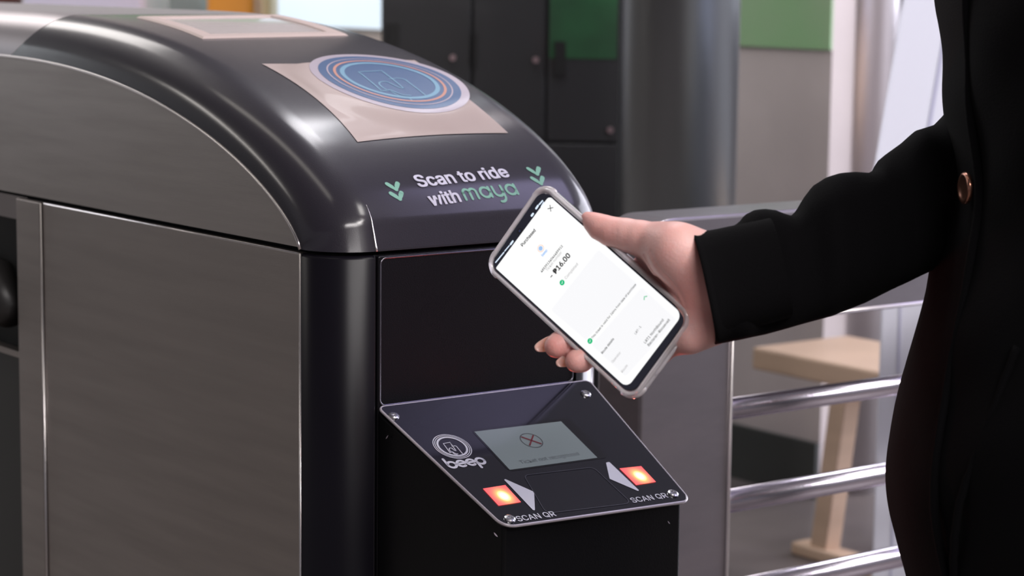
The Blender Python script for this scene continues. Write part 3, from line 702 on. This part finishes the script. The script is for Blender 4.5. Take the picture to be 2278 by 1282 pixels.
b = MB(); b.tube([on_ph(u, -PHH-.0003, -.005) for u in np.linspace(-.014, .014, 8)], [.0006]+[.0014]*6+[.0006], 10); o = b.build('port_rim', CLEAR, smooth=True); o.parent = case
SCRW = mat('lit_screen', (.02, .02, .02), .15, emit=(1, 1, 1), estr=.90, coat=.2)
wp = [PH_(1103, 597), PH_(1395, 864), PH_(1519, 700), PH_(1222, 436)]
wpl = round_poly(wp, [.001, .0065, .0065, .0035], 8)
b = MB(); poly_on(b, wpl, .0002, surf=on_ph); scr = b.build('screen', SCRW); scr.parent = body_
def sp(o): o.parent = body_; return o
INK = mat('screen_ink', (.03, .03, .03), .5); GRY = mat('screen_grey_ink', (.30, .30, .31), .5, emit=(.5, .5, .5), estr=.34); GRN = mat('screen_green', (.0, .2, .06), .5, emit=(.0, .55, .22), estr=.7)
OFF = mat('screen_off_white', (.02, .02, .02), .3, emit=(.955, .955, .975), estr=.89); LB = mat('screen_light_blue', (.1, .2, .4), .5, emit=(.40, .60, .90), estr=.7); LO = mat('screen_light_orange', (.4, .2, .1), .5, emit=(.95, .62, .50), estr=.8)
b = MB(); poly_on(b, round_poly([PH_(1332, 556), PH_(1226, 690), PH_(1304, 757), PH_(1421, 634)], .002, 4), .0003, surf=on_ph)
poly_on(b, round_poly([PH_(1428, 640), PH_(1316, 768), PH_(1392, 838), PH_(1506, 712)], .002, 4), .0003, surf=on_ph); sp(b.build('ticket_panel', OFF))
for s_, a, c, bo, m in (('Purchased', (1163, 549), (1192.5, 514), .02, INK), ('48539134046489912', (1206, 607), (1253, 548.5), .012, INK), ('Ticket number', (1218, 604), (1251, 562.5), 0, GRY),
                    ('- \u20b116.00', (1229, 620), (1270, 570), .025, INK), ('Completed', (1260, 622), (1287, 589), 0, GRY),
                    ('This ticket is valid for 24hrs from date of purchase', (1319, 754.5), (1416, 634), .004, INK), ('Route details', (1341, 788), (1367, 755), .01, INK),
                    ('Operator', (1363.5, 808.5), (1382, 785.5), 0, GRY), ('Route', (1385.5, 830), (1397.5, 814), 0, GRY), ('LRT-1', (1415, 745), (1427.5, 728), 0, INK),
                    ('LRT1 NorthBound', (1436.5, 765), (1477.5, 713), .004, INK), ('Baclaran-Roosevelt', (1444.5, 771), (1491.5, 712.5), .004, INK)):
    b = MB(); place_text(b, s_, on_ph, PH_(*a), PH_(*c), bold=bo, h=.0004); sp(b.build('screen_text', m))
PXM = np.linalg.norm(PH_(1300, 600)-PH_(1301, 600))
b = MB(); c_ = PH_(1225, 463.5); r_ = 6*PXM
for t in (38, 128):
    dx = np.array([math.cos(math.radians(t+10)), math.sin(math.radians(t+10))])*r_
    stroke(b, [c_-dx, c_+dx], .0006, on_ph, .0004)
sp(b.build('close_cross', INK))
def disc(mb, c, r, h, k=0, n=28): mb.add([on_ph(c[0]+r*math.cos(2*PI*i/n), c[1]+r*math.sin(2*PI*i/n), h) for i in range(n)], [tuple(range(n))], k)
for x, y in ((1251, 629), (1313, 759)):
    b = MB(); c_ = PH_(x, y); disc(b, c_, 5.6*PXM, .0004); stroke(b, [c_+np.array(p)*PXM for p in ((-2.2, 0), (-.6, -1.6), (2.4, 1.8))], .0004, on_ph, .0005, k=1); sp(b.build('green_badge', [GRN, SCRW]))
b = MB(); stroke(b, [PH_(1433.5, 667), PH_(1434, 660.5), PH_(1439.5, 659.5)], .0007, on_ph, .0004); sp(b.build('green_caret', GRN))
b = MB(); c_ = PH_(1203.5, 553); disc(b, c_, 7.4*PXM, .0004, 1); disc(b, c_, 6*PXM, .0005, 2); disc(b, c_, 4.6*PXM, .0006, 0)
place_text(b, 'beep', on_ph, PH_(1208, 571), PH_(1218.5, 558), bold=.03, h=.0004); sp(b.build('screen_logo', [LB, LO, SCRW]))
STAT = mat('status_glow', (.2, .25, .3), .3, emit=(.75, .85, 1), estr=.8)
b = MB()
for x0_, y0_, x1_, y1_, wd in ((1103, 584, 1121, 562, .0010), (1123, 559, 1133, 547, .0009), (1136, 544, 1141, 537, .0016), (1183, 480, 1186, 476, .0018), (1193, 464, 1197, 458, .0017), (1200, 455, 1207, 447, .0012), (1204, 460, 1210, 450, .0008)):
    b = MB(); stroke(b, [PH_(x0_, y0_), PH_(x1_, y1_)], wd, on_ph, .0002); sp(b.build('status_icon', STAT))
b = MB(); c_ = PH_(1156.5, 514); disc(b, c_, .0022, .0002, 0); disc(b, c_, .0010, .0003, 1); sp(b.build('front_camera', [mat('lens_black', (.004, .004, .008), .1, coat=1), mat('lens_blue', (.03, .04, .12), .1, coat=1)]))

# ------------------------------------------------------------------ person
def surface_nets(f, org, h):
    s = f < 0
    nx, ny, nz = f.shape; c = (slice(0, -1), slice(1, None))
    cnt = sum(s[c[i], c[j], c[k]].astype(np.int8) for i in (0, 1) for j in (0, 1) for k in (0, 1))
    act = (cnt > 0) & (cnt < 8); idx = -np.ones(act.shape, np.int64); I = np.argwhere(act); idx[act] = np.arange(len(I))
    pos = np.zeros((len(I), 3)); num = np.zeros(len(I))
    for ax in range(3):
        for a in (0, 1):
            for b_ in (0, 1):
                o0 = [0, 0, 0]; oth = [x for x in range(3) if x != ax]; o0[oth[0]] = a; o0[oth[1]] = b_; o1 = list(o0); o1[ax] = 1
                fa = f[I[:, 0]+o0[0], I[:, 1]+o0[1], I[:, 2]+o0[2]]; fb = f[I[:, 0]+o1[0], I[:, 1]+o1[1], I[:, 2]+o1[2]]
                m = (fa < 0) != (fb < 0); t = np.where(m, fa/np.where(m, fa-fb, 1), 0)
                p = np.tile(np.array(o0, float), (len(I), 1)); p[:, ax] += t; pos += p*m[:, None]; num += m
    V = (I+pos/num[:, None])*h+org; Fc = []
    for ax in range(3):
        a, b_ = [(1, 2), (2, 0), (0, 1)][ax]
        sl0 = [slice(None)]*3; sl1 = [slice(None)]*3; sl0[ax] = slice(0, -1); sl1[ax] = slice(1, None)
        s0 = s[tuple(sl0)]; s1 = s[tuple(sl1)]; E = np.argwhere(s0 != s1); E = E[(E[:, a] > 0) & (E[:, b_] > 0) & (E[:, a] < f.shape[a]-1) & (E[:, b_] < f.shape[b_]-1)]
        def cell(da, db): q = E.copy(); q[:, a] += da; q[:, b_] += db; return idx[q[:, 0], q[:, 1], q[:, 2]]
        Q = np.stack([cell(-1, -1), cell(0, -1), cell(0, 0), cell(-1, 0)], 1)
        fl_ = s0[E[:, 0], E[:, 1], E[:, 2]]; Q[~fl_] = Q[~fl_][:, ::-1]; Fc.append(Q)
    return V, np.concatenate(Fc)
def cone(P, a, b_, ra, rb_):
    ab = b_-a; t = np.clip(((P-a)@ab)/(ab@ab), 0, 1); return np.linalg.norm(P-(a+t[..., None]*ab), axis=-1)-(ra+(rb_-ra)*t)
def smin(a, b_, k): h = np.clip(.5+.5*(b_-a)/k, 0, 1); return b_*(1-h)+a*h-k*h*(1-h)
def smax(a, b_, k): return -smin(-a, -b_, k)
def ell(P, c, ax, R):
    q = (P-c)@np.stack(ax, 1)/np.array(R); l = np.linalg.norm(q, axis=-1); return (l-1)*min(R)
def pD(px, py): u, v = PH_(px, py); return float((on_ph(u, v)-CAM)@FW)
BK = .0128
def J(px, py, off): return atD(px, py, pD(min(px, 1540), py)+off)
def K(px, py, D): return atD(px, py, D)
def chain(P, pts, k=.004):
    d = None
    for (a, ra), (b_, rb_) in zip(pts[:-1], pts[1:]):
        e = cone(P, a, b_, ra, rb_); d = e if d is None else smin(d, e, k)
    return d
WD = pD(1540, 640)+.022                      # depth of the wrist
fingers = {
 'index':  [(J(1424, 612, BK+.011), .0105), (J(1335, 692, BK+.0125), .0092), (J(1272, 748, BK+.0075), .0086), (J(1247, 766, .0075), .0100), (J(1236, 771, .0035), .0088)],
 'middle': [(J(1452, 660, BK+.012), .0108), (J(1372, 738, BK+.0135), .0094), (J(1318, 788, BK+.0075), .0086), (J(1292, 800, .0075), .0096), (J(1281, 804, .0035), .0084)],
 'ring':   [(J(1482, 708, BK+.012), .0105), (J(1420, 775, BK+.0135), .0090), (J(1382, 803, BK+.010), .0080), (J(1366, 812, BK+.0085), .0072)],
 'little': [(J(1508, 752, BK+.010), .0098), (J(1456, 800, BK+.0125), .0080), (J(1428, 825, BK+.010), .0070), (J(1418, 832, BK+.0085), .0062)]}
def hand_sdf(P):
    wr = K(1640, 628, WD+.006); el = K(2020, 500, WD+.11)
    d = chain(P, [(K(1592, 642, WD), .030), (wr, .0285), (K(1760, 585, WD+.04), .033), (el, .040)], .01)
    # flatten the wrist and palm root
    roots = [(K(1568, 602, WD), J(1424, 612, BK+.011), .0165, .0125), (K(1575, 640, WD+.002), J(1452, 660, BK+.012), .0165, .0130), (K(1582, 680, WD+.002), J(1482, 708, BK+.012), .0165, .0125), (K(1588, 716, WD), J(1508, 752, BK+.010), .0165, .0125)]
    for a, b_, ra, rb_ in roots: d = smin(d, cone(P, a, b_, ra, rb_), .010)
    d = smin(d, cone(P, K(1574, 722, WD-.007), K(1535, 745, WD-.007), .0150, .0140), .010)          # heel below the little finger
    d = smin(d, cone(P, K(1625, 610, WD), K(1553, 577, WD-.006), .0150, .0195), .012)
    d = smin(d, cone(P, K(1553, 577, WD-.006), K(1505, 558, WD-.012), .0195, .0190), .012)       # thumb mound
    d = smin(d, cone(P, K(1545, 625, WD-.008), K(1490, 585, WD-.012), .0175, .0130), .012)
    d = smin(d, cone(P, K(1572, 660, WD-.005), K(1540, 690, WD-.005), .0165, .0145), .012)
    th = chain(P, [(K(1508, 556, WD-.018), .0185), (J(1466, 541, .0075), .0155), (J(1425, 530, .0070), .0130), (J(1392, 523, .0065), .0122), (J(1362, 517, .0055), .0112), (J(1336, 506, .005), .0098), (J(1318, 494, .005), .0070), (J(1305, 483, .005), .0040)], .004)
    d = smin(d, th, .012)
    for n_, pts in fingers.items():
        fd = chain(P, pts, .003); d = smin(d, fd, .004)
    # creases
    q = P-CAM; z = q@FW; X = 1139+F*(q@RT)/z; Y = 641-F*(q@UP)/z
    def line(pts, wdt, dep, front=True):
        nonlocal d
        best = np.full(X.shape, 1e9)
        for (x0_, y0_), (x1_, y1_) in zip(pts[:-1], pts[1:]):
            dx, dy = x1_-x0_, y1_-y0_; t = np.clip(((X-x0_)*dx+(Y-y0_)*dy)/(dx*dx+dy*dy), 0, 1); best = np.minimum(best, np.hypot(X-x0_-t*dx, Y-y0_-t*dy))
        m = 1/(1+np.exp((z-(WD+.002))/.004)) if front else 1
        d = d+dep*np.exp(-(best/wdt)**2)*m
    line(spline([(1434, 566), (1445, 590), (1468, 622), (1500, 655), (1520, 690)], 4), 3.2, .0013)
    line(spline([(1448, 560), (1462, 590), (1490, 620), (1512, 650), (1528, 690)], 4), 2.6, .0008)
    line(spline([(1373, 512), (1371, 526), (1376, 545)], 4), 3.5, .0010)
    line(spline([(1362, 520), (1366, 532), (1370, 540)], 4), 2.5, .0006)
    return d
def grid_mesh(fn, lo, hi, h):
    n = np.ceil((hi-lo)/h).astype(int)+1; ax = [lo[i]+np.arange(n[i])*h for i in range(3)]
    out = np.empty(n, np.float32)
    for i in range(0, n[0], 24):
        X, Y, Z = np.meshgrid(ax[0][i:i+24], ax[1], ax[2], indexing='ij'); out[i:i+24] = fn(np.stack([X, Y, Z], -1))
    return surface_nets(out, lo, h)
allp = [p for v in fingers.values() for p, _ in v]+[K(1305, 483, WD), K(1620, 500, WD), K(1620, 800, WD)]
lo = np.min(allp, 0)-.035; hi = np.max(allp, 0)+.035
# hand and forearm: fine cells near the hand, cut inside the sleeve
CUTX = 1680
def hand_cut(P):
    q = P-CAM; z = q@FW; X = 1139+F*(q@RT)/z
    return smax(hand_sdf(P), (X-CUTX)/F*1.75, .004)
hi2 = np.maximum(hi, K(CUTX+10, 560, WD+.06)); lo2 = np.minimum(lo, K(CUTX+10, 720, WD-.02))
hV, hF = grid_mesh(hand_cut, lo2, hi2, .0011)
fh = -np.array([RT[0], RT[1], 0]); fh /= np.linalg.norm(fh)          # the way the person faces
sh = np.array([FW[0], FW[1], 0]); sh /= np.linalg.norm(sh)          # the person's right
TC = K(2470, 300, 1.74); 
def T(fwd, side, z): return np.array([TC[0], TC[1], 0])+fh*fwd+sh*side+np.array([0, 0, z])
zup = np.array([0, 0, 1.])
def head_sdf(P):
    c = T(.05, 0, 1.50)
    d = ell(P, c+zup*.02, [fh, sh, zup], (.092, .074, .105)); d = smin(d, ell(P, c+fh*.025-zup*.055, [fh, sh, zup], (.062, .052, .062)), .03)
    d = smin(d, cone(P, T(.0, 0, 1.34), T(.02, 0, 1.42), .056, .052), .02)
    d = smin(d, cone(P, T(-.01, -.12, 1.30), T(-.01, .12, 1.30), .055, .055), .05)
    d = smin(d, cone(P, c+fh*.088+zup*.012, c+fh*.108-zup*.018, .007, .011), .012)
    for s in (-1, 1):
        d = smin(d, ell(P, c+sh*.073*s-fh*.008-zup*.005, [fh, sh, zup], (.018, .008, .030)), .004)
        d = smax(d, -ell(P, c+fh*.088+sh*.032*s+zup*.008, [fh, sh, zup], (.010, .018, .009)), .01)
        d = smin(d, ell(P, c+fh*.078+sh*.032*s+zup*.008, [fh, sh, zup], (.012, .014, .010)), .002)
    d = smin(d, ell(P, c+fh*.080-zup*.050, [fh, sh, zup], (.014, .024, .008)), .004)
    d = smax(d, -ell(P, c+fh*.098-zup*.050, [fh, sh, zup], (.010, .022, .0015)), .002)
    return d
qV, qF = grid_mesh(head_sdf, T(0, 0, 1.46)-np.array([.24, .24, .23]), T(0, 0, 1.46)+np.array([.24, .24, .22]), .006)
# bones between neck and forearm, hidden under the jacket, keep the body one figure
def arm_sdf(P):
    d = chain(P, [(T(-.01, .12, 1.29), .05), (T(-.02, .165, 1.24), .045), (K(2230, 330, 1.86), .038), (K(2020, 470, 1.80), .034), (K(1660, 620, WD+.01), .027)], .02)
    d = smin(d, cone(P, T(-.01, 0, 1.30), T(-.01, 0, .95), .09, .09), .05)
    return smin(d, chain(P, [(T(-.01, -.12, 1.29), .05), (T(-.02, -.175, 1.24), .045), (T(-.03, -.22, .96), .036), (T(.02, -.22, .74), .028), (T(.04, -.21, .64), .022)], .02), .03)
aL = [T(0, -.25, .6), T(0, .2, 1.3), K(1650, 620, WD), K(2300, 330, 1.9)]
aV, aF = grid_mesh(arm_sdf, np.min(aL, 0)-.14, np.max(aL, 0)+.14, .010)
SKIN = mat('skin', (.76, .44, .41), .46, sss=.25, bump=.25, bscale=500, var=.22, vscale=28, col2=(.74, .34, .31))
person = thing('person', 'person in black jacket reaching from the right, holding the phone toward the gate', 'person', (TC[0], TC[1], 0))
nV = len(hV); nq = nV+len(qV)
o = mk('body', np.vstack([hV, qV, aV]), list(map(tuple, hF))+list(map(tuple, qF+nV))+list(map(tuple, aF+nq)), SKIN, None, True)
sm = o.modifiers.new('smooth', 'SMOOTH'); sm.factor = .5; sm.iterations = 3
body = adopt(o, person)
NAIL = mat('nail', (.76, .46, .41), .22, coat=.7, sss=.2)
def nail(c, L_, W_, dl, dw, dn, curve):
    V = []; n = 14; m_ = 12; Fc = []
    for side in (0, 1):
        for i in range(n+1):
            for j in range(m_+1):
                bb_ = -1+2*j/m_; tip = math.sqrt(max(0, 1-(abs(bb_)**3)*.85)); a = (i/n)*tip
                V.append(c+dl*L_*a+dw*W_*bb_*(1-.12*a)*.5+dn*(curve*(1-bb_*bb_)-curve*.35*a*a-.0006*side))
    k = (n+1)*(m_+1)
    for side in (0, 1):
        for i in range(n):
            for j in range(m_): q = (i*(m_+1)+j, (i+1)*(m_+1)+j, (i+1)*(m_+1)+j+1, i*(m_+1)+j+1); Fc.append(tuple(x+side*k for x in (q if side else q[::-1])))
    for j in range(m_): a = n*(m_+1)+j; Fc.append((a, a+1, a+1+k, a+k))
    for i in range(n):
        for j in (0, m_): a = i*(m_+1)+j; a2 = (i+1)*(m_+1)+j; Fc.append((a, a2, a2+k, a+k))
    o = mk('fingernail', V, Fc, NAIL, None, True); o.parent = body; return o
def idir(x, y, f_=0): v = RT*x-UP*y+FW*f_; return v/np.linalg.norm(v)
nail(J(1236, 760, .0125), .0170, .0118, idir(-.86, .30, -.25), idir(.30, .90, 0), idir(-.4, 0, .6), .0022)
nail(J(1281, 795, .0125), .0160, .0108, idir(-.86, .30, -.25), idir(.30, .90, 0), idir(-.4, 0, .6), .0022)

CLOTH = mat('black_wool', (.0030, .0028, .0034), .95, bump=.4, bscale=700, spec=.10)
rng = np.random.RandomState(4)
def interp(tab, x, c): tab = np.array(tab, float); return float(np.interp(x, tab[:, 0], tab[:, c]))
# right sleeve: rings from cuff to shoulder
top = [(1535, 511), (1560, 513), (1600, 512), (1625, 506), (1645, 494), (1660, 477), (1680, 467), (1700, 465), (1725, 468), (1740, 476), (1757, 482), (1772, 468), (1790, 440), (1812, 412), (1840, 394), (1870, 385), (1900, 383), (1930, 386), (1943, 378), (1955, 358), (1975, 341), (2010, 316), (2040, 290), (2062, 283), (2080, 277), (2107, 250), (2170, 170), (2260, 60)]
bot = [(1590, 767), (1640, 757), (1700, 745), (1780, 722), (1850, 703), (1920, 675), (1980, 645), (2050, 612), (2120, 580), (2230, 540), (2360, 500)]
n = 96; R_ = []; 
for i in range(n+1):
    t = i/n; xt = 1535+(2260-1535)*t; xb_ = 1590+(2360-1590)*t
    a = np.array([xt, interp(top, xt, 1)]); c_ = np.array([xb_, interp(bot, xb_, 1)])
    R_.append((a, c_, WD-.004+.133*t))
# let the lower half of each ring follow a smoothed top so only the upper side is folded
V = []; Fc = []; m_ = 56
ys = np.array([r_[0][1] for r_ in R_]); ker = np.exp(-np.linspace(-2, 2, 17)**2); ker /= ker.sum(); ysm = np.convolve(np.pad(ys, 8, 'edge'), ker, 'valid')
for i, (a, c_, D) in enumerate(R_):
    pa = K(a[0], ysm[i], D); pb = K(c_[0], c_[1], D); ctr = (pa+pb)/2; v1 = (pa-pb)/2; rr = np.linalg.norm(v1); v1 /= rr
    dep_ = min(rr*.98, .047+.02*i/n); bumpv = (ysm[i]-ys[i])/F*D
    ax_ = np.cross(v1, FW); v2 = np.cross(ax_, v1); v2 /= np.linalg.norm(v2)
    for j in range(m_):
        t = 2*PI*j/m_; up_ = max(0, math.cos(t))**1.3
        s_ = i/n*14
        wr_ = .0016*math.sin(s_*2.1+2.4*math.sin(t)+1.3*math.sin(s_*.7))*min(1, i/6)+.0012*math.sin(s_*3.7-3*math.cos(t)+1)*min(1, i/6)
        wr_ *= (1-abs(math.cos(t))**6)
        ee = 2/2.7; V.append(ctr+v1*math.copysign(abs(math.cos(t))**ee, math.cos(t))*(rr+wr_)+v2*math.copysign(abs(math.sin(t))**ee, math.sin(t))*(dep_+wr_*1.6)+v1*bumpv*up_)
for i in range(n):
    for j in range(m_): Fc.append((i*m_+j, i*m_+(j+1) % m_, (i+1)*m_+(j+1) % m_, (i+1)*m_+j))
# turn the cuff inwards
k0 = len(V)
for ring, (sc_, dx) in enumerate(((.975, -.0008), (.93, .002), (.90, .02), (.86, .06))):
    cc = sum(np.array(V[j]) for j in range(m_))/m_; axd = K(1700, 605, WD)-K(1562, 640, WD); axd /= np.linalg.norm(axd)
    for j in range(m_): V.append(cc+(np.array(V[j])-cc)*sc_+axd*dx)
for ring in range(4):
    for j in range(m_):
        a = j if ring == 0 else k0+(ring-1)*m_+j; b_ = (j+1) % m_ if ring == 0 else k0+(ring-1)*m_+(j+1) % m_
        Fc.append((b_, a, k0+ring*m_+j, k0+ring*m_+(j+1) % m_))
SV, SF = V, Fc
# torso rings
rows = [(-760, 2290, .055, .10), (-700, 2235, .085, .17), (-600, 2170, .105, .195), (-400, 2120, .125, .20), (-200, 2100, .13, .195), (-60, 2103, .13, .19), (0, 2104, .13, .185), (40, 2103, .13, .185), (84, 2109, .13, .182), (117, 2114, .128, .18), (180, 2110, .128, .18), (241, 2112, .127, .178), (330, 2128, .125, .176), (400, 2136, .125, .175), (440, 2138, .125, .175), (491, 2121, .128, .178), (600, 2097, .132, .182), (660, 2080, .136, .185),
        (720, 2061, .14, .19), (820, 2035, .145, .195), (920, 2010, .15, .20), (1000, 1991, .153, .20), (1060, 1987, .154, .20), (1110, 1989, .153, .20), (1150, 1995, .15, .20), (1240, 2010, .15, .20), (1282, 2022, .148, .20), (1400, 2052, .145, .195), (1560, 2075, .143, .195)]
ysr = np.linspace(-760, 1560, 150); V = []; Fc = []; m_ = 72; TR_ = np.array(rows, float)
def sml(c): 
    v = np.interp(ysr, TR_[:, 0], TR_[:, c]); return np.convolve(np.pad(v, 3, 'edge'), np.ones(7)/7, 'valid')
fxs, aas, bbs = sml(1), sml(2), sml(3)
for i, y in enumerate(ysr):
    fr_ = K(fxs[i], y, 1.73); ctr = fr_-fh*aas[i]; ctr = np.array([ctr[0], ctr[1], fr_[2]])
    for j in range(m_):
        t = 2*PI*j/m_; c_, s_ = math.cos(t), math.sin(t); e = 2/2.3
        px_ = math.copysign(abs(c_)**e, c_); py_ = math.copysign(abs(s_)**e, s_)
        w_ = .003*math.sin(i*.16+3*t)+.002*math.sin(i*.33-5*t)
        w_ *= 1-math.exp(-((t if t < PI else t-2*PI)/.35)**2)
        V.append(ctr+fh*px_*(aas[i]+w_)+sh*py_*(bbs[i]+w_))
for i in range(len(ysr)-1):
    for j in range(m_): Fc.append((i*m_+j, (i+1)*m_+j, (i+1)*m_+(j+1) % m_, i*m_+(j+1) % m_))
k0 = len(SV); JV = list(SV)+V; JF = list(SF)+[tuple(x+k0 for x in f) for f in Fc]
# left sleeve hanging, and shoulders
def limb(pts, n_=22):
    b = MB(); P = spline([p for p, _ in pts], 6); R = [float(v) for v in np.interp(np.linspace(0, len(pts)-1, len(P)), range(len(pts)), [r for _, r in pts])]; b.tube(P, R, n_); return b.V, b.F
for pts in ([(T(-.01, -.05, 1.33), .055), (T(-.01, -.16, 1.29), .066), (T(-.03, -.235, 1.10), .058), (T(-.03, -.25, .93), .056), (T(.02, -.25, .80), .052), (T(.04, -.24, .69), .046)],
            [(T(-.01, .05, 1.33), .055), (T(-.01, .15, 1.29), .066), (T(.03, .17, 1.14), .062), (K(2290, 280, 1.87), .060), (K(2190, 370, 1.855), .054)]):
    v_, f_ = limb(pts); k0 = len(JV); JV += v_; JF += [tuple(x+k0 for x in f) for f in f_]
jacket = adopt(mk('jacket', JV, JF, CLOTH, None, True), person)
# jacket front edge, pocket seam and button
def tors(y, ang, out=.0):
    i = int(np.argmin(abs(ysr-y))); fr_ = K(fxs[i], ysr[i], 1.73); ctr = fr_-fh*aas[i]; e = 2/2.3; c_, s_ = math.cos(ang), math.sin(ang)
    return np.array([ctr[0], ctr[1], fr_[2]])+fh*math.copysign(abs(c_)**e, c_)*(aas[i]+out)+sh*math.copysign(abs(s_)**e, s_)*(bbs[i]+out)
b = MB(); b.tube([tors(y, -.28-.25*max(0, (y-420)/900), .001) for y in np.linspace(-500, 1540, 60)], .0035, 8); o = b.build('front_edge', CLOTH, smooth=True); o.parent = jacket
b = MB(); b.tube([tors(y, -.8+.0005*(y-700), .0005) for y in np.linspace(700, 1400, 30)], .003, 8); o = b.build('seam', CLOTH, smooth=True); o.parent = jacket
bp_ = None
for ang in np.linspace(0, -.9, 181):
    q = tors(405, ang, .004); x, y = proj(q)
    if bp_ is None or abs(x-2153) < bp_[0]: bp_ = (abs(x-2153), q, ang)
q = bp_[1]; nrm = tors(405, bp_[2], .02)-tors(405, bp_[2], 0); nrm /= np.linalg.norm(nrm); nrm = nrm*.8+fh*.35; nrm /= np.linalg.norm(nrm)
u1 = np.cross(nrm, zup); u1 /= np.linalg.norm(u1); u2 = np.cross(u1, nrm)
b = MB(); V = []; Fc = []; prof = [(0, .0030), (.0070, .0028), (.0088, .0036), (.0105, .0042), (.0118, .0034), (.0122, .0018), (.0115, 0)]
for r_, h_ in prof:
    for j in range(32): t = 2*PI*j/32; V.append(q+nrm*h_+(u1*math.cos(t)+u2*math.sin(t))*r_)
for i in range(len(prof)-1):
    for j in range(32): Fc.append((i*32+j, (i+1)*32+j, (i+1)*32+(j+1) % 32, i*32+(j+1) % 32))
o = mk('button', V, Fc, mat('copper_button', (.42, .20, .14), .22, .9), None, True); o.parent = jacket
# trousers and shoes
b = MB(); TR = mat('black_trousers', (.010, .010, .012), .9, bump=.4, bscale=600)
V0, F0 = limb([(T(.0, -.06, .78), .10), (T(.0, -.095, .60), .088), (T(.015, -.10, .42), .066), (T(.0, -.10, .22), .056), (T(-.01, -.10, .09), .052)]); b.add(V0, F0)
V0, F0 = limb([(T(.0, .06, .78), .10), (T(.0, .095, .60), .088), (T(.015, .10, .42), .066), (T(.0, .10, .22), .056), (T(-.01, .10, .09), .052)]); b.add(V0, F0)
adopt(b.build('trousers', TR, smooth=True), person)
SHO = mat('black_shoe', (.012, .011, .011), .35, coat=.4)
for s in (-1, 1):
    V = []; Fc = []; st_ = [(-.075, .030, .09), (-.06, .036, .10), (-.02, .036, .095), (.03, .040, .075), (.09, .046, .055), (.14, .044, .045), (.17, .028, .032)]
    for f_, w_, h_ in st_:
        for j in range(16):
            t = 2*PI*j/16; V.append(T(f_, .10*s+w_*math.cos(t), max(0.001, h_*.5+h_*.5*math.sin(t)*1.0 if math.sin(t) > -.5 else 0.001)))
    for i in range(len(st_)-1):
        for j in range(16): Fc.append((i*16+j, i*16+(j+1) % 16, (i+1)*16+(j+1) % 16, (i+1)*16+j))
    Fc += [tuple(range(16))[::-1], tuple(range(len(V)-16, len(V)))]
    adopt(mk('shoe', V, Fc, SHO, None, True), person)
def hair_sdf(P):
    c = T(.05, 0, 1.50); d = ell(P, c+zup*.03-fh*.012, [fh, sh, zup], (.100, .084, .108)); d = smin(d, ell(P, c-fh*.06-zup*.07, [fh, sh, zup], (.05, .075, .11)), .03)
    return smax(d, -ell(P, c+fh*.075-zup*.035, [fh, sh, zup], (.075, .075, .085)), .012)
V, Fc = grid_mesh(hair_sdf, T(0, 0, 1.48)-np.array([.2, .2, .2]), T(0, 0, 1.48)+np.array([.24, .24, .2]), .007)
adopt(mk('hair', V, list(map(tuple, Fc)), mat('dark_hair', (.012, .009, .008), .45), None, True), person)
